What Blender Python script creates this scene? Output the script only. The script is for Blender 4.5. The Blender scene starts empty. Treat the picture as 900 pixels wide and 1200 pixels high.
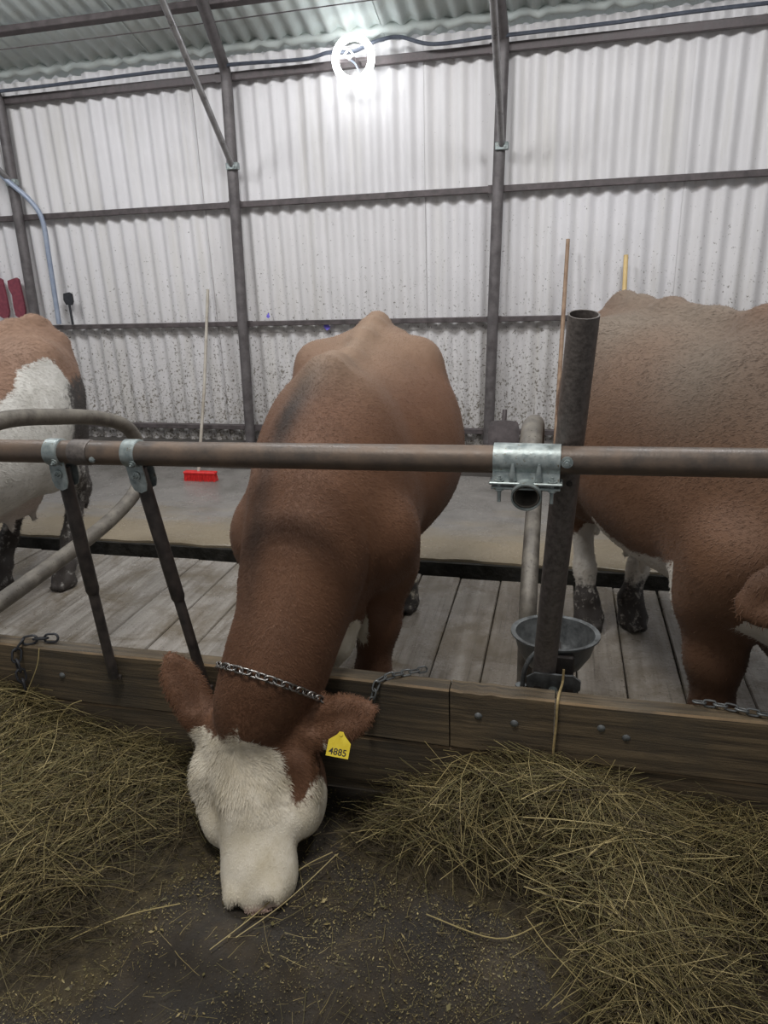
import bpy, math, random
import numpy as np
from mathutils import Vector, Matrix
from mathutils.bvhtree import BVHTree

scene = bpy.context.scene
C = scene.collection
R = math.radians
PI = math.pi
rng = np.random.default_rng(7)
random.seed(7)

# ------------------------------------------------------------------ camera
CAM_H = 1.75
yaw, pit, rol = R(14.3), R(19.5), R(-2.24)
fw0 = Vector((-math.sin(yaw), math.cos(yaw), 0)); rt0 = Vector((math.cos(yaw), math.sin(yaw), 0))
fwd = fw0 * math.cos(pit) + Vector((0, 0, -1)) * math.sin(pit)
up0 = rt0.cross(fwd)
rt = rt0 * math.cos(rol) + up0 * math.sin(rol)
up = up0 * math.cos(rol) - rt0 * math.sin(rol)
cd = bpy.data.cameras.new('camera'); cam = bpy.data.objects.new('camera', cd); C.objects.link(cam)
cd.sensor_fit = 'VERTICAL'; cd.sensor_height = 36.0; cd.lens = 832 / 1200 * 36.0; cd.clip_start = 0.05
cam.matrix_world = Matrix(((rt.x, up.x, -fwd.x, 0), (rt.y, up.y, -fwd.y, 0), (rt.z, up.z, -fwd.z, CAM_H), (0, 0, 0, 1)))
scene.camera = cam

# ------------------------------------------------------------------ light and exposure
vs = scene.view_settings
vs.view_transform = 'Standard'; vs.look = 'None'; vs.gamma = 1.0; vs.use_curve_mapping = False
vs.exposure = 0.0
w = bpy.data.worlds.new('world'); scene.world = w; w.use_nodes = True
bg = w.node_tree.nodes['Background']; bg.inputs[0].default_value = (0.95, 0.97, 1.0, 1); bg.inputs[1].default_value = 0.30

def area(name, loc, target, size, power, col):
    d = bpy.data.lights.new(name, 'AREA'); d.shape = 'DISK'; d.size = size; d.energy = power; d.color = col
    o = bpy.data.objects.new(name, d); C.objects.link(o); o.location = loc
    o.rotation_euler = (Vector(target) - Vector(loc)).to_track_quat('-Z', 'Y').to_euler()
    return o
# unseen area lights added under the roof, standing in for assumed aisle lamps
for lx in (-4.2, -1.7, 0.8):
    area('unseen_area_light', (lx, 3.3, 4.05), (lx, 4.7, 0.6), 0.8, 60, (0.95, 0.97, 1.0))
area('unseen_area_light', (-0.7, 0.7, 4.6), (-0.7, 1.6, 0.0), 1.0, 98, (1.0, 0.97, 0.93))  # added fill with no known lamp there, brightens heads and foreground

# ------------------------------------------------------------------ materials
def new_mat(name):
    m = bpy.data.materials.new(name); m.use_nodes = True
    nt = m.node_tree; b = nt.nodes['Principled BSDF']
    return m, nt, b
def N(nt, t, **kw):
    n = nt.nodes.new(t)
    for k, v in kw.items():
        if k.startswith('i_'): n.inputs[k[2:].replace('_', ' ')].default_value = v
        else: setattr(n, k, v)
    return n
def ramp(nt, fac, stops):
    r = nt.nodes.new('ShaderNodeValToRGB'); e = r.color_ramp.elements
    while len(e) < len(stops): e.new(0.5)
    for el, (p, c) in zip(e, stops):
        el.position = p; el.color = c if len(c) == 4 else (*c, 1)
    nt.links.new(fac, r.inputs[0]); return r.outputs[0]
def noise(nt, vec, scale, detail=4, rough=0.55, dist=0.0):
    n = N(nt, 'ShaderNodeTexNoise'); n.inputs['Scale'].default_value = scale; n.inputs['Detail'].default_value = detail
    n.inputs['Roughness'].default_value = rough; n.inputs['Distortion'].default_value = dist
    if vec is not None: nt.links.new(vec, n.inputs['Vector'])
    return n.outputs[0]
def coords(nt, kind='Object', scale=None):
    t = N(nt, 'ShaderNodeTexCoord'); o = t.outputs[kind]
    if scale:
        mp = N(nt, 'ShaderNodeMapping'); mp.inputs['Scale'].default_value = scale; nt.links.new(o, mp.inputs[0]); o = mp.outputs[0]
    return o
def world_pos(nt, scale=None):
    o = N(nt, 'ShaderNodeNewGeometry').outputs['Position']
    if scale:
        mp = N(nt, 'ShaderNodeMapping'); mp.inputs['Scale'].default_value = scale; nt.links.new(o, mp.inputs[0]); o = mp.outputs[0]
    return o
def mix(nt, fac, a, b, mode='MIX'):
    m = N(nt, 'ShaderNodeMix', data_type='RGBA', blend_type=mode)
    for s, v in ((0, fac), (6, a), (7, b)):
        if hasattr(v, 'is_linked'): nt.links.new(v, m.inputs[s])
        else: m.inputs[s].default_value = v if s == 0 or len(v) == 4 else (*v, 1)
    return m.outputs[2]
def mth(nt, op, a, b=None, c=None, clamp=False):
    m = N(nt, 'ShaderNodeMath', operation=op, use_clamp=clamp)
    for i, v in enumerate((a, b, c)):
        if v is None: continue
        if hasattr(v, 'is_linked'): nt.links.new(v, m.inputs[i])
        else: m.inputs[i].default_value = v
    return m.outputs[0]
def bump(nt, b, h, strength, dist=0.01):
    n = N(nt, 'ShaderNodeBump'); n.inputs['Strength'].default_value = strength; n.inputs['Distance'].default_value = dist
    nt.links.new(h, n.inputs['Height']); nt.links.new(n.outputs[0], b.inputs['Normal'])
def L(nt, a, b): nt.links.new(a, b)
def objrand(nt): return N(nt, 'ShaderNodeObjectInfo').outputs['Random']

def mat_metal(name, c1, c2, rough=0.5, metallic=0.6, scale=18, bs=0.15, spots=None):
    m, nt, b = new_mat(name); v = world_pos(nt)
    n = noise(nt, v, scale, 6, 0.65)
    col = ramp(nt, n, [(0.35, c1), (0.65, c2)])
    if spots:
        s = ramp(nt, noise(nt, v, 95, 3, 0.6), [(0.63, (0, 0, 0)), (0.70, (1, 1, 1))])
        col = mix(nt, s, col, spots)
    L(nt, col, b.inputs['Base Color'])
    L(nt, ramp(nt, n, [(0.3, (rough - .12,) * 3), (0.7, (rough + .15,) * 3)]), b.inputs['Roughness'])
    b.inputs['Metallic'].default_value = metallic
    bump(nt, b, noise(nt, v, 120, 4), bs, 0.003)
    return m
M = {}
M['rail'] = mat_metal('rusty_pipe_paint', (0.085, 0.070, 0.060), (0.165, 0.115, 0.082), 0.48, 0.25, 9, 0.2)
M['post'] = mat_metal('dark_steel_pipe', (0.085, 0.073, 0.066), (0.16, 0.138, 0.125), 0.5, 0.2, 70, 0.4)
M['tube'] = mat_metal('dark_steel_tube', (0.040, 0.036, 0.035), (0.085, 0.070, 0.062), 0.45, 0.3, 22, 0.2)
M['galv'] = mat_metal('galvanised_steel', (0.23, 0.27, 0.27), (0.40, 0.44, 0.43), 0.45, 0.55, 40, 0.2, (0.20, 0.17, 0.12))
M['loop'] = mat_metal('dirty_galvanised_pipe', (0.10, 0.088, 0.075), (0.20, 0.18, 0.15), 0.55, 0.3, 16, 0.3, (0.05, 0.04, 0.03))
M['frame'] = mat_metal('grey_painted_frame', (0.085, 0.075, 0.075), (0.15, 0.135, 0.135), 0.5, 0.2, 12, 0.15)
M['girt'] = mat_metal('dark_girt_steel', (0.06, 0.05, 0.05), (0.12, 0.10, 0.10), 0.55, 0.2, 12, 0.15)
M['brace'] = mat_metal('bright_brace_pipe', (0.22, 0.21, 0.21), (0.34, 0.33, 0.33), 0.35, 0.6, 14, 0.1)
M['chain'] = mat_metal('chain_steel', (0.16, 0.15, 0.14), (0.42, 0.40, 0.38), 0.35, 0.9, 60, 0.1)
M['iron'] = mat_metal('cast_iron', (0.12, 0.125, 0.125), (0.22, 0.23, 0.23), 0.42, 0.6, 30, 0.3)
M['black'] = mat_metal('black_rubber', (0.012, 0.013, 0.016), (0.03, 0.03, 0.035), 0.6, 0.0, 30, 0.2)
M['bluecable'] = mat_metal('cable_sheath', (0.045, 0.052, 0.07), (0.08, 0.09, 0.115), 0.45, 0.0, 20, 0.05)
M['bluepipe'] = mat_metal('blue_grey_pipe', (0.25, 0.29, 0.38), (0.34, 0.38, 0.46), 0.4, 0.1, 10, 0.05)
M['red'] = mat_metal('red_plastic', (0.55, 0.015, 0.015), (0.75, 0.03, 0.025), 0.4, 0.0, 40, 0.1)
M['maroon'] = mat_metal('maroon_rubber', (0.16, 0.03, 0.05), (0.26, 0.06, 0.08), 0.6, 0.0, 30, 0.2)
M['yellow'] = mat_metal('yellow_tag', (0.62, 0.46, 0.02), (0.72, 0.56, 0.03), 0.4, 0.0, 30, 0.05)
M['ink'] = mat_metal('tag_ink', (0.02, 0.015, 0.005), (0.03, 0.02, 0.01), 0.6, 0.0, 30, 0.0)
M['twine'] = mat_metal('straw_twine', (0.30, 0.21, 0.09), (0.45, 0.34, 0.16), 0.8, 0.0, 90, 0.3)
M['handle'] = mat_metal('wood_handle', (0.20, 0.12, 0.075), (0.36, 0.25, 0.17), 0.7, 0.0, 9, 0.2)
M['paleh'] = mat_metal('pale_wood_handle', (0.52, 0.36, 0.14), (0.68, 0.50, 0.24), 0.6, 0.0, 9, 0.1)
M['greyh'] = mat_metal('grey_wood_handle', (0.30, 0.26, 0.21), (0.46, 0.42, 0.36), 0.7, 0.0, 9, 0.2)
M['bluepaint'] = mat_metal('violet_paint', (0.12, 0.10, 0.55), (0.2, 0.16, 0.7), 0.6, 0.0, 60, 0.0)

def mat_emit(name, col, s):
    m, nt, b = new_mat(name)
    b.inputs['Emission Color'].default_value = (*col, 1); b.inputs['Emission Strength'].default_value = s
    b.inputs['Base Color'].default_value = (0.9, 0.9, 0.9, 1); return m
M['lamp'] = mat_emit('lamp_tube', (0.93, 0.97, 1.0), 12)
M['lampc'] = mat_emit('lamp_core', (0.93, 0.97, 1.0), 3)

def mat_sheet(name, dirt_h, tint):
    m, nt, b = new_mat(name); p = world_pos(nt); r = objrand(nt)
    base = ramp(nt, noise(nt, p, 1.7, 5, 0.6), [(0.3, tuple(t * 0.86 for t in tint)), (0.7, tint)])
    base = mix(nt, mth(nt, 'MULTIPLY', r, 0.55), base, tuple(t * f for t, f in zip(tint, (0.82, 0.81, 0.78))))
    streak = ramp(nt, noise(nt, world_pos(nt, (7, 7, 0.5)), 1.0, 5, 0.65), [(0.5, (0, 0, 0)), (0.78, (1, 1, 1))])
    base = mix(nt, mth(nt, 'MULTIPLY', streak, 0.35), base, (0.45, 0.42, 0.33))
    sep = N(nt, 'ShaderNodeSeparateXYZ'); L(nt, p, sep.inputs[0]); z = sep.outputs[2]
    # dung splashes, denser low down on the wall
    low = mth(nt, 'SUBTRACT', 1.0, mth(nt, 'DIVIDE', z, dirt_h), clamp=True)
    s1 = noise(nt, p, 52, 3, 0.6); s2 = noise(nt, p, 21, 4, 0.65)
    th = mth(nt, 'MULTIPLY_ADD', low, -0.21, 0.715)
    k1 = mth(nt, 'MULTIPLY', mth(nt, 'SUBTRACT', s1, th), 16.0, clamp=True)
    k2 = mth(nt, 'MULTIPLY', mth(nt, 'SUBTRACT', s2, mth(nt, 'ADD', th, 0.03)), 14.0, clamp=True)
    k = mth(nt, 'MAXIMUM', k1, k2)
    base = mix(nt, mth(nt, 'MULTIPLY', k, 0.85), base, (0.085, 0.07, 0.05))
    film = mth(nt, 'MULTIPLY', mth(nt, 'MULTIPLY', low, low), mth(nt, 'MULTIPLY', noise(nt, p, 6, 5), 0.75))
    base = mix(nt, film, base, (0.20, 0.17, 0.12))
    L(nt, base, b.inputs['Base Color']); b.inputs['Roughness'].default_value = 0.5
    bump(nt, b, noise(nt, p, 70, 5, 0.7), 0.35, 0.006)
    return m
M['sheet'] = mat_sheet('whitewashed_slate_sheet', 2.5, (0.72, 0.70, 0.71))
M['roofsheet'] = mat_sheet('roof_slate_sheet', 0.1, (0.70, 0.76, 0.74))

def mat_plank():
    m, nt, b = new_mat('wet_stall_plank'); p = world_pos(nt); r = objrand(nt)
    g = noise(nt, world_pos(nt, (22, 1.6, 22)), 1.0, 6, 0.6, 0.4)
    col = ramp(nt, g, [(0.3, (0.15, 0.132, 0.110)), (0.52, (0.29, 0.265, 0.235)), (0.75, (0.40, 0.375, 0.34))])
    col = mix(nt, mth(nt, 'MULTIPLY', r, 0.5), col, (0.17, 0.135, 0.095))
    d = ramp(nt, noise(nt, p, 3.2, 6, 0.65, 0.5), [(0.46, (0, 0, 0)), (0.62, (1, 1, 1))])
    col = mix(nt, mth(nt, 'MULTIPLY', d, 0.8), col, (0.125, 0.098, 0.062))
    ck = ramp(nt, noise(nt, world_pos(nt, (75, 1.4, 1)), 1.0, 4, 0.6, 0.3), [(0.60, (0, 0, 0)), (0.68, (1, 1, 1))])
    col = mix(nt, mth(nt, 'MULTIPLY', ck, 0.55), col, (0.06, 0.05, 0.038))
    s = ramp(nt, noise(nt, p, 70, 3, 0.6), [(0.64, (0, 0, 0)), (0.70, (1, 1, 1))])
    col = mix(nt, mth(nt, 'MULTIPLY', s, 0.8), col, (0.07, 0.055, 0.04))
    L(nt, col, b.inputs['Base Color'])
    L(nt, ramp(nt, noise(nt, p, 4.5, 5, 0.6), [(0.38, (0.10,) * 3), (0.60, (0.48,) * 3)]), b.inputs['Roughness'])
    h = mth(nt, 'ADD', mth(nt, 'MULTIPLY', g, 0.6), noise(nt, p, 45, 4, 0.65))
    bump(nt, b, h, 0.5, 0.008); return m
M['plank'] = mat_plank()
def mat_concrete(name, c0, c1, c2, r0, r1, bscale=30, bs=0.4, sc=2.2):
    m, nt, b = new_mat(name); p = world_pos(nt)
    col = ramp(nt, noise(nt, p, sc, 7, 0.62, 0.3), [(0.3, c0), (0.5, c1), (0.72, c2)])
    s = ramp(nt, noise(nt, p, 60, 3, 0.6), [(0.62, (0, 0, 0)), (0.72, (1, 1, 1))])
    col = mix(nt, mth(nt, 'MULTIPLY', s, 0.5), col, tuple(x * 0.35 for x in c1))
    L(nt, col, b.inputs['Base Color'])
    L(nt, ramp(nt, noise(nt, p, sc * 1.7, 5, 0.6), [(0.35, (r0,) * 3), (0.65, (r1,) * 3)]), b.inputs['Roughness'])
    bump(nt, b, noise(nt, p, bscale, 6, 0.65), bs, 0.01); return m
def mat_walk():
    m = mat_concrete('wet_walkway_concrete', (0.145, 0.135, 0.12), (0.21, 0.195, 0.18), (0.27, 0.25, 0.23), 0.15, 0.5)
    nt = m.node_tree; b = nt.nodes['Principled BSDF']; old = b.inputs['Base Color'].links[0].from_socket; p = world_pos(nt)
    sep = N(nt, 'ShaderNodeSeparateXYZ'); L(nt, p, sep.inputs[0])
    y = mth(nt, 'MULTIPLY_ADD', noise(nt, world_pos(nt, (0.7, 2, 1)), 1.6, 5, 0.65), 1.5, mth(nt, 'MULTIPLY', sep.outputs[1], -1.0))
    k = mth(nt, 'MULTIPLY', mth(nt, 'ADD', y, 4.0), 2.2, clamp=True)
    L(nt, mix(nt, mth(nt, 'MULTIPLY', k, 0.8), old, (0.235, 0.185, 0.115)), b.inputs['Base Color']); return m
M['walk'] = mat_walk()
M['gutter'] = mat_concrete('black_gutter_slurry', (0.010, 0.009, 0.007), (0.018, 0.016, 0.012), (0.03, 0.026, 0.02), 0.4, 0.8, 25, 0.8, 8)
M['plinth'] = mat_concrete('dark_plinth', (0.045, 0.04, 0.035), (0.07, 0.062, 0.055), (0.10, 0.09, 0.08), 0.6, 0.9)
M['alley'] = mat_concrete('feed_alley_floor', (0.014, 0.0105, 0.007), (0.026, 0.019, 0.0115), (0.052, 0.036, 0.018), 0.6, 0.9, 50, 0.7, 5)
def mat_wood():
    m, nt, b = new_mat('old_curb_timber'); p = world_pos(nt); r = objrand(nt)
    g = noise(nt, world_pos(nt, (2.2, 40, 55)), 1.0, 8, 0.68, 0.8)
    col = ramp(nt, g, [(0.34, (0.040, 0.029, 0.018)), (0.5, (0.105, 0.076, 0.044)), (0.68, (0.20, 0.145, 0.082))])
    d = ramp(nt, noise(nt, p, 3.0, 5, 0.6), [(0.4, (0, 0, 0)), (0.68, (1, 1, 1))])
    col = mix(nt, mth(nt, 'MULTIPLY', d, 0.65), col, (0.050, 0.045, 0.036))
    # worn, paler arrises
    sep = N(nt, 'ShaderNodeSeparateXYZ'); L(nt, p, sep.inputs[0])
    gm = N(nt, 'ShaderNodeNewGeometry'); sn = N(nt, 'ShaderNodeSeparateXYZ'); L(nt, gm.outputs['True Normal'], sn.inputs[0]); pt = mth(nt, 'MULTIPLY', mth(nt, 'MULTIPLY', mth(nt, 'GREATER_THAN', sn.outputs[2], 0.4), mth(nt, 'LESS_THAN', sn.outputs[2], 0.93)), ramp(nt, noise(nt, p, 5, 4), [(0.4, (0.2, 0.2, 0.2)), (0.6, (1, 1, 1))]))
    col = mix(nt, mth(nt, 'MULTIPLY', pt, 0.8), col, (0.26, 0.17, 0.085))
    L(nt, col, b.inputs['Base Color']); b.inputs['Roughness'].default_value = 0.72
    bump(nt, b, mth(nt, 'ADD', g, mth(nt, 'MULTIPLY', noise(nt, p, 160, 3), 0.4)), 0.45, 0.006); return m
M['wood'] = mat_wood()

def mat_hay(name, gain=1.0):
    m, nt, b = new_mat(name)
    a = N(nt, 'ShaderNodeAttribute', attribute_name='tone')
    col = ramp(nt, a.outputs['Fac'], [(0.0, (0.030, 0.021, 0.011)), (0.3, (0.095, 0.068, 0.028)), (0.5, (0.14, 0.122, 0.045)), (0.75, (0.28, 0.215, 0.085)), (1.0, (0.52, 0.42, 0.20))])
    L(nt, col, b.inputs['Base Color']); b.inputs['Roughness'].default_value = 0.6
    return m
M['hay'] = mat_hay('dry_hay')
M['haybase'] = mat_concrete('hay_litter', (0.026, 0.019, 0.010), (0.05, 0.037, 0.018), (0.09, 0.068, 0.032), 0.8, 0.95, 60, 1.0, 22)

def mat_coat(name, brown1, brown2, white1, white2, dust=(0.235, 0.160, 0.108)):
    m, nt, b = new_mat(name); v = coords(nt, 'Object')
    def at(n): return N(nt, 'ShaderNodeAttribute', attribute_name=n).outputs['Fac']
    brown = ramp(nt, noise(nt, v, 3.0, 5, 0.6), [(0.3, brown1), (0.7, brown2)])
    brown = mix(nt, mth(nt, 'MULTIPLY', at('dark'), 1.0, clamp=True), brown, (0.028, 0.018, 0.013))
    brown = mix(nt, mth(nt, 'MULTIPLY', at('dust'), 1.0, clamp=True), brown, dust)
    white = ramp(nt, noise(nt, v, 9, 5, 0.65), [(0.3, white1), (0.7, white2)])
    edge = mth(nt, 'ADD', at('white'), mth(nt, 'MULTIPLY', mth(nt, 'SUBTRACT', noise(nt, v, 55, 4, 0.7), 0.5), 0.05))
    k = mth(nt, 'MULTIPLY_ADD', edge, 90.0, 0.5, clamp=True)
    col = mix(nt, k, brown, white)
    col = mix(nt, at('pink'), col, (0.50, 0.30, 0.25))
    dn = mth(nt, 'MULTIPLY_ADD', mth(nt, 'SUBTRACT', noise(nt, v, 26, 6, 0.75), 0.5), 2.2, at('dirt'))
    col = mix(nt, mth(nt, 'MULTIPLY', mth(nt, 'SUBTRACT', dn, 0.35), 2.0, clamp=True), col, (0.045, 0.038, 0.034))
    L(nt, col, b.inputs['Base Color'])
    b.inputs['Roughness'].default_value = 0.62
    b.inputs['Sheen Weight'].default_value = 0.04
    b.inputs['Specular IOR Level'].default_value = 0.3
    h = mth(nt, 'ADD', noise(nt, coords(nt, 'Object', (90, 260, 260)), 1.0, 3, 0.6), mth(nt, 'MULTIPLY', noise(nt, v, 40, 4), 0.6))
    bump(nt, b, h, 0.28, 0.006); return m
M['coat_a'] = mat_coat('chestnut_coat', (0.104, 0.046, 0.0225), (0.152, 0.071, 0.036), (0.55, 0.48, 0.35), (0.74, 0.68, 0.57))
M['coat_b'] = mat_coat('chestnut_coat_worn', (0.100, 0.048, 0.025), (0.150, 0.076, 0.041), (0.52, 0.47, 0.40), (0.66, 0.62, 0.56), (0.155, 0.120, 0.090))
M['coat_c'] = mat_coat('tan_and_white_coat', (0.18, 0.100, 0.064), (0.25, 0.15, 0.10), (0.42, 0.40, 0.36), (0.62, 0.60, 0.56))
def mat_plain(name, col, rough, metallic=0.0):
    m, nt, b = new_mat(name); p = coords(nt)
    L(nt, ramp(nt, noise(nt, p, 30, 4), [(0.3, tuple(c * 0.8 for c in col)), (0.7, col)]), b.inputs['Base Color'])
    b.inputs['Roughness'].default_value = rough; b.inputs['Metallic'].default_value = metallic; return m
M['eye'] = mat_plain('cow_eye', (0.012, 0.008, 0.006), 0.12)
M['hoof'] = mat_plain('dirty_hoof', (0.045, 0.038, 0.034), 0.6)

# ------------------------------------------------------------------ mesh helpers
class MB:
    def __init__(s): s.v = []; s.f = []
    def add(s, vs_, fs):
        o = len(s.v); s.v += [tuple(map(float, q)) for q in vs_]; s.f += [tuple(o + i for i in q) for q in fs]; return s
    def box(s, c, d, bev=0.0, rot=None):
        hx, hy, hz = d[0] / 2, d[1] / 2, d[2] / 2
        if bev <= 0:
            vs_ = [Vector((x * hx, y * hy, z * hz)) for x in (-1, 1) for y in (-1, 1) for z in (-1, 1)]
            fs = [(0, 1, 3, 2), (4, 6, 7, 5), (0, 4, 5, 1), (2, 3, 7, 6), (0, 2, 6, 4), (1, 5, 7, 3)]
        else:
            vs_ = []; idx = {}
            for x in (-1, 1):
                for y in (-1, 1):
                    for z in (-1, 1):
                        for a in range(3):
                            q = [x * (hx - bev), y * (hy - bev), z * (hz - bev)]
                            q[a] = (x * hx, y * hy, z * hz)[a]
                            idx[(x, y, z, a)] = len(vs_); vs_.append(Vector(q))
            fs = []
            for a in range(3):
                b_, c_ = [k for k in range(3) if k != a]
                for sg in (-1, 1):
                    q = []
                    for (sb, sc) in ((-1, -1), (1, -1), (1, 1), (-1, 1)):
                        t = [0, 0, 0]; t[a] = sg; t[b_] = sb; t[c_] = sc; q.append(idx[(*t, a)])
                    fs.append(tuple(q))
                for sb in (-1, 1):
                    for sc in (-1, 1):
                        t0 = [0, 0, 0]; t0[b_] = sb; t0[c_] = sc; t1 = list(t0); t0[a] = -1; t1[a] = 1
                        fs.append((idx[(*t0, b_)], idx[(*t1, b_)], idx[(*t1, c_)], idx[(*t0, c_)]))
            for x in (-1, 1):
                for y in (-1, 1):
                    for z in (-1, 1): fs.append(tuple(idx[(x, y, z, a)] for a in range(3)))
        if rot is not None: vs_ = [rot @ q for q in vs_]
        c = Vector(c); return s.add([q + c for q in vs_], fs)
    def tube(s, pts, r, seg=16, cap=True, hollow=0.0, closed=False):
        pts = [Vector(p) for p in pts]; n = len(pts); rs = r if isinstance(r, (list, tuple)) else [r] * n
        def tan(i):
            if closed: return (pts[(i + 1) % n] - pts[i - 1]).normalized()
            return (pts[min(i + 1, n - 1)] - pts[max(i - 1, 0)]).normalized()
        t = tan(0); u = t.orthogonal().normalized(); rings = []; frames = []
        for i in range(n):
            t2 = tan(i); u = (u - t2 * u.dot(t2)).normalized(); v = t2.cross(u); frames.append((u, v))
            rings.append([pts[i] + (u * math.cos(a) + v * math.sin(a)) * rs[i] for a in (2 * PI * k / seg for k in range(seg))])
        vs_ = [q for rg in rings for q in rg]; fs = []
        for i in range(n if closed else n - 1):
            j = (i + 1) % n
            for k in range(seg):
                k2 = (k + 1) % seg; fs.append((i * seg + k, i * seg + k2, j * seg + k2, j * seg + k))
        if hollow and not closed:
            o = len(vs_); wall = hollow
            for i in range(n):
                u, v = frames[i]
                vs_ += [pts[i] + (u * math.cos(a) + v * math.sin(a)) * (rs[i] - wall) for a in (2 * PI * k / seg for k in range(seg))]
            for i in range(n - 1):
                for k in range(seg):
                    k2 = (k + 1) % seg; fs.append((o + i * seg + k2, o + i * seg + k, o + (i + 1) * seg + k, o + (i + 1) * seg + k2))
            for e in (0, n - 1):
                for k in range(seg):
                    k2 = (k + 1) % seg; fs.append((e * seg + k, e * seg + k2, o + e * seg + k2, o + e * seg + k))
        elif cap and not closed:
            fs.append(tuple(range(seg))[::-1]); fs.append(tuple((n - 1) * seg + k for k in range(seg)))
        return s.add(vs_, fs)
    def lathe(s, prof, c=(0, 0, 0), seg=28, sx=1.0, sy=1.0):
        n = len(prof); vs_ = []; fs = []
        for (r, z) in prof:
            for k in range(seg):
                a = 2 * PI * k / seg; vs_.append((c[0] + r * math.cos(a) * sx, c[1] + r * math.sin(a) * sy, c[2] + z))
        for i in range(n - 1):
            for k in range(seg):
                k2 = (k + 1) % seg; fs.append((i * seg + k, i * seg + k2, (i + 1) * seg + k2, (i + 1) * seg + k))
        return s.add(vs_, fs)
    def prism(s, poly, d0, d1, fn):
        n = len(poly); vs_ = [fn(x, y, d0) for x, y in poly] + [fn(x, y, d1) for x, y in poly]
        fs = [tuple(range(n))[::-1], tuple(range(n, 2 * n))] + [(i, (i + 1) % n, n + (i + 1) % n, n + i) for i in range(n)]
        return s.add(vs_, fs)
    def mesh(s, name, mat, smooth=None):
        me = bpy.data.meshes.new(name); me.from_pydata(s.v, [], s.f); me.validate()
        me.materials.append(M[mat] if isinstance(mat, str) else mat)
        import bmesh
        bm = bmesh.new(); bm.from_mesh(me); bmesh.ops.recalc_face_normals(bm, faces=bm.faces); bm.to_mesh(me); bm.free()
        if smooth is not None:
            me.polygons.foreach_set('use_smooth', [True] * len(me.polygons))
            me.set_sharp_from_angle(angle=R(smooth))
        return me
    def build(s, name, mat, parent=None, smooth=40):
        return link(name, s.mesh(name, mat, smooth), parent)
def link(name, me, parent=None):
    o = bpy.data.objects.new(name, me); C.objects.link(o)
    if parent is not None: o.parent = parent
    return o
def tag(o, label=None, cat=None, group=None, kind=None):
    if label: o['label'] = label
    if cat: o['category'] = cat
    if group: o['group'] = group
    if kind: o['kind'] = kind
    return o
def empty(name, loc=(0, 0, 0), label=None, cat=None, group=None, kind=None):
    o = bpy.data.objects.new(name, None); C.objects.link(o); o.location = loc; o.empty_display_size = 0.1
    return tag(o, label, cat, group, kind)
def spline(pts, per=8, closed=False):
    P = [Vector(p) for p in pts]; n = len(P); out = []
    rngi = range(n if closed else n - 1)
    for i in rngi:
        if closed: a, b, c, d = P[i - 1], P[i], P[(i + 1) % n], P[(i + 2) % n]
        else: a, b, c, d = P[max(i - 1, 0)], P[i], P[i + 1], P[min(i + 2, n - 1)]
        for k in range(per):
            t = k / per; t2 = t * t; t3 = t2 * t
            out.append(0.5 * ((2 * b) + (c - a) * t + (2 * a - 5 * b + 4 * c - d) * t2 + (3 * b - a - 3 * c + d) * t3))
    if not closed: out.append(P[-1])
    return out
def bolt(parent, p, d=(0, -1, 0), r=0.008, h=0.01, mat='galv', name='bolt'):
    d = Vector(d).normalized(); p = Vector(p)
    mb = MB(); mb.tube([p, p + d * 0.003], r * 1.7, 14); mb.tube([p + d * 0.002, p + d * h], r, 6); mb.tube([p + d * h * .9, p + d * (h * 1.7)], r * 0.5, 8)
    return mb.build(name, mat, parent, 30)

# ================================================================== THE SETTING
WALL_Y = 6.06
X0, X1 = -7.0, 3.2
fl = MB(); nx, ny = 60, 44; xs = np.linspace(-4.5, 3.0, nx); ys = np.linspace(-2.0, 1.94, ny)
vv = [(x, y, 0.004 * math.sin(3.1 * x + 1.7 * y) + 0.003 * math.sin(7 * y - 4 * x) - 0.007) for x in xs for y in ys]
ff = [(i * ny + j, (i + 1) * ny + j, (i + 1) * ny + j + 1, i * ny + j + 1) for i in range(nx - 1) for j in range(ny - 1)]
fl.add(vv, ff); tag(fl.build('floor', 'alley', None, 60), 'dark feed alley floor littered with chaff', None, None, 'structure')
# stall floor of planks
GY0, GY1 = 3.745, 4.02
sf = MB().box(((X0 + X1) / 2, (2.0 + GY0) / 2, -0.13), (X1 - X0, GY0 - 2.0, 0.14)).build('floor_stall', 'gutter', None, None)
tag(sf, 'stall floor of wet grey planks running away from the curb', None, None, 'structure')
x = -4.9; plank_ms = {}
edges = []
while x < 2.4:
    wd = random.choice([0.20, 0.225, 0.245, 0.26])
    edges.append((x, wd)); x += wd + random.choice([0.003, 0.004, 0.006])
sh = -0.28 - min((e[0] for e in edges), key=lambda q: abs(q + 0.28))
for (x, wd) in edges:
    if wd not in plank_ms:
        mb = MB(); L_ = GY0 - 2.0; ns = 8
        prof = [(-wd / 2, -0.05), (-wd / 2, -0.006), (-wd / 2 + .005, 0), (wd / 2 - .005, 0), (wd / 2, -0.006), (wd / 2, -0.05)]
        mb.prism(prof, -L_ / 2, L_ / 2, lambda a, b, d: (a, d, b)); plank_ms[wd] = mb.mesh('plank', 'plank', 30)
    o = link('plank', plank_ms[wd], sf); o.location = (x + wd / 2 + sh, (2.0 + GY0) / 2 + random.uniform(-.012, .012), random.uniform(-0.004, 0.002)); o.rotation_euler = (0, random.uniform(-.008, .008), random.uniform(-.004, .004))
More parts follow.
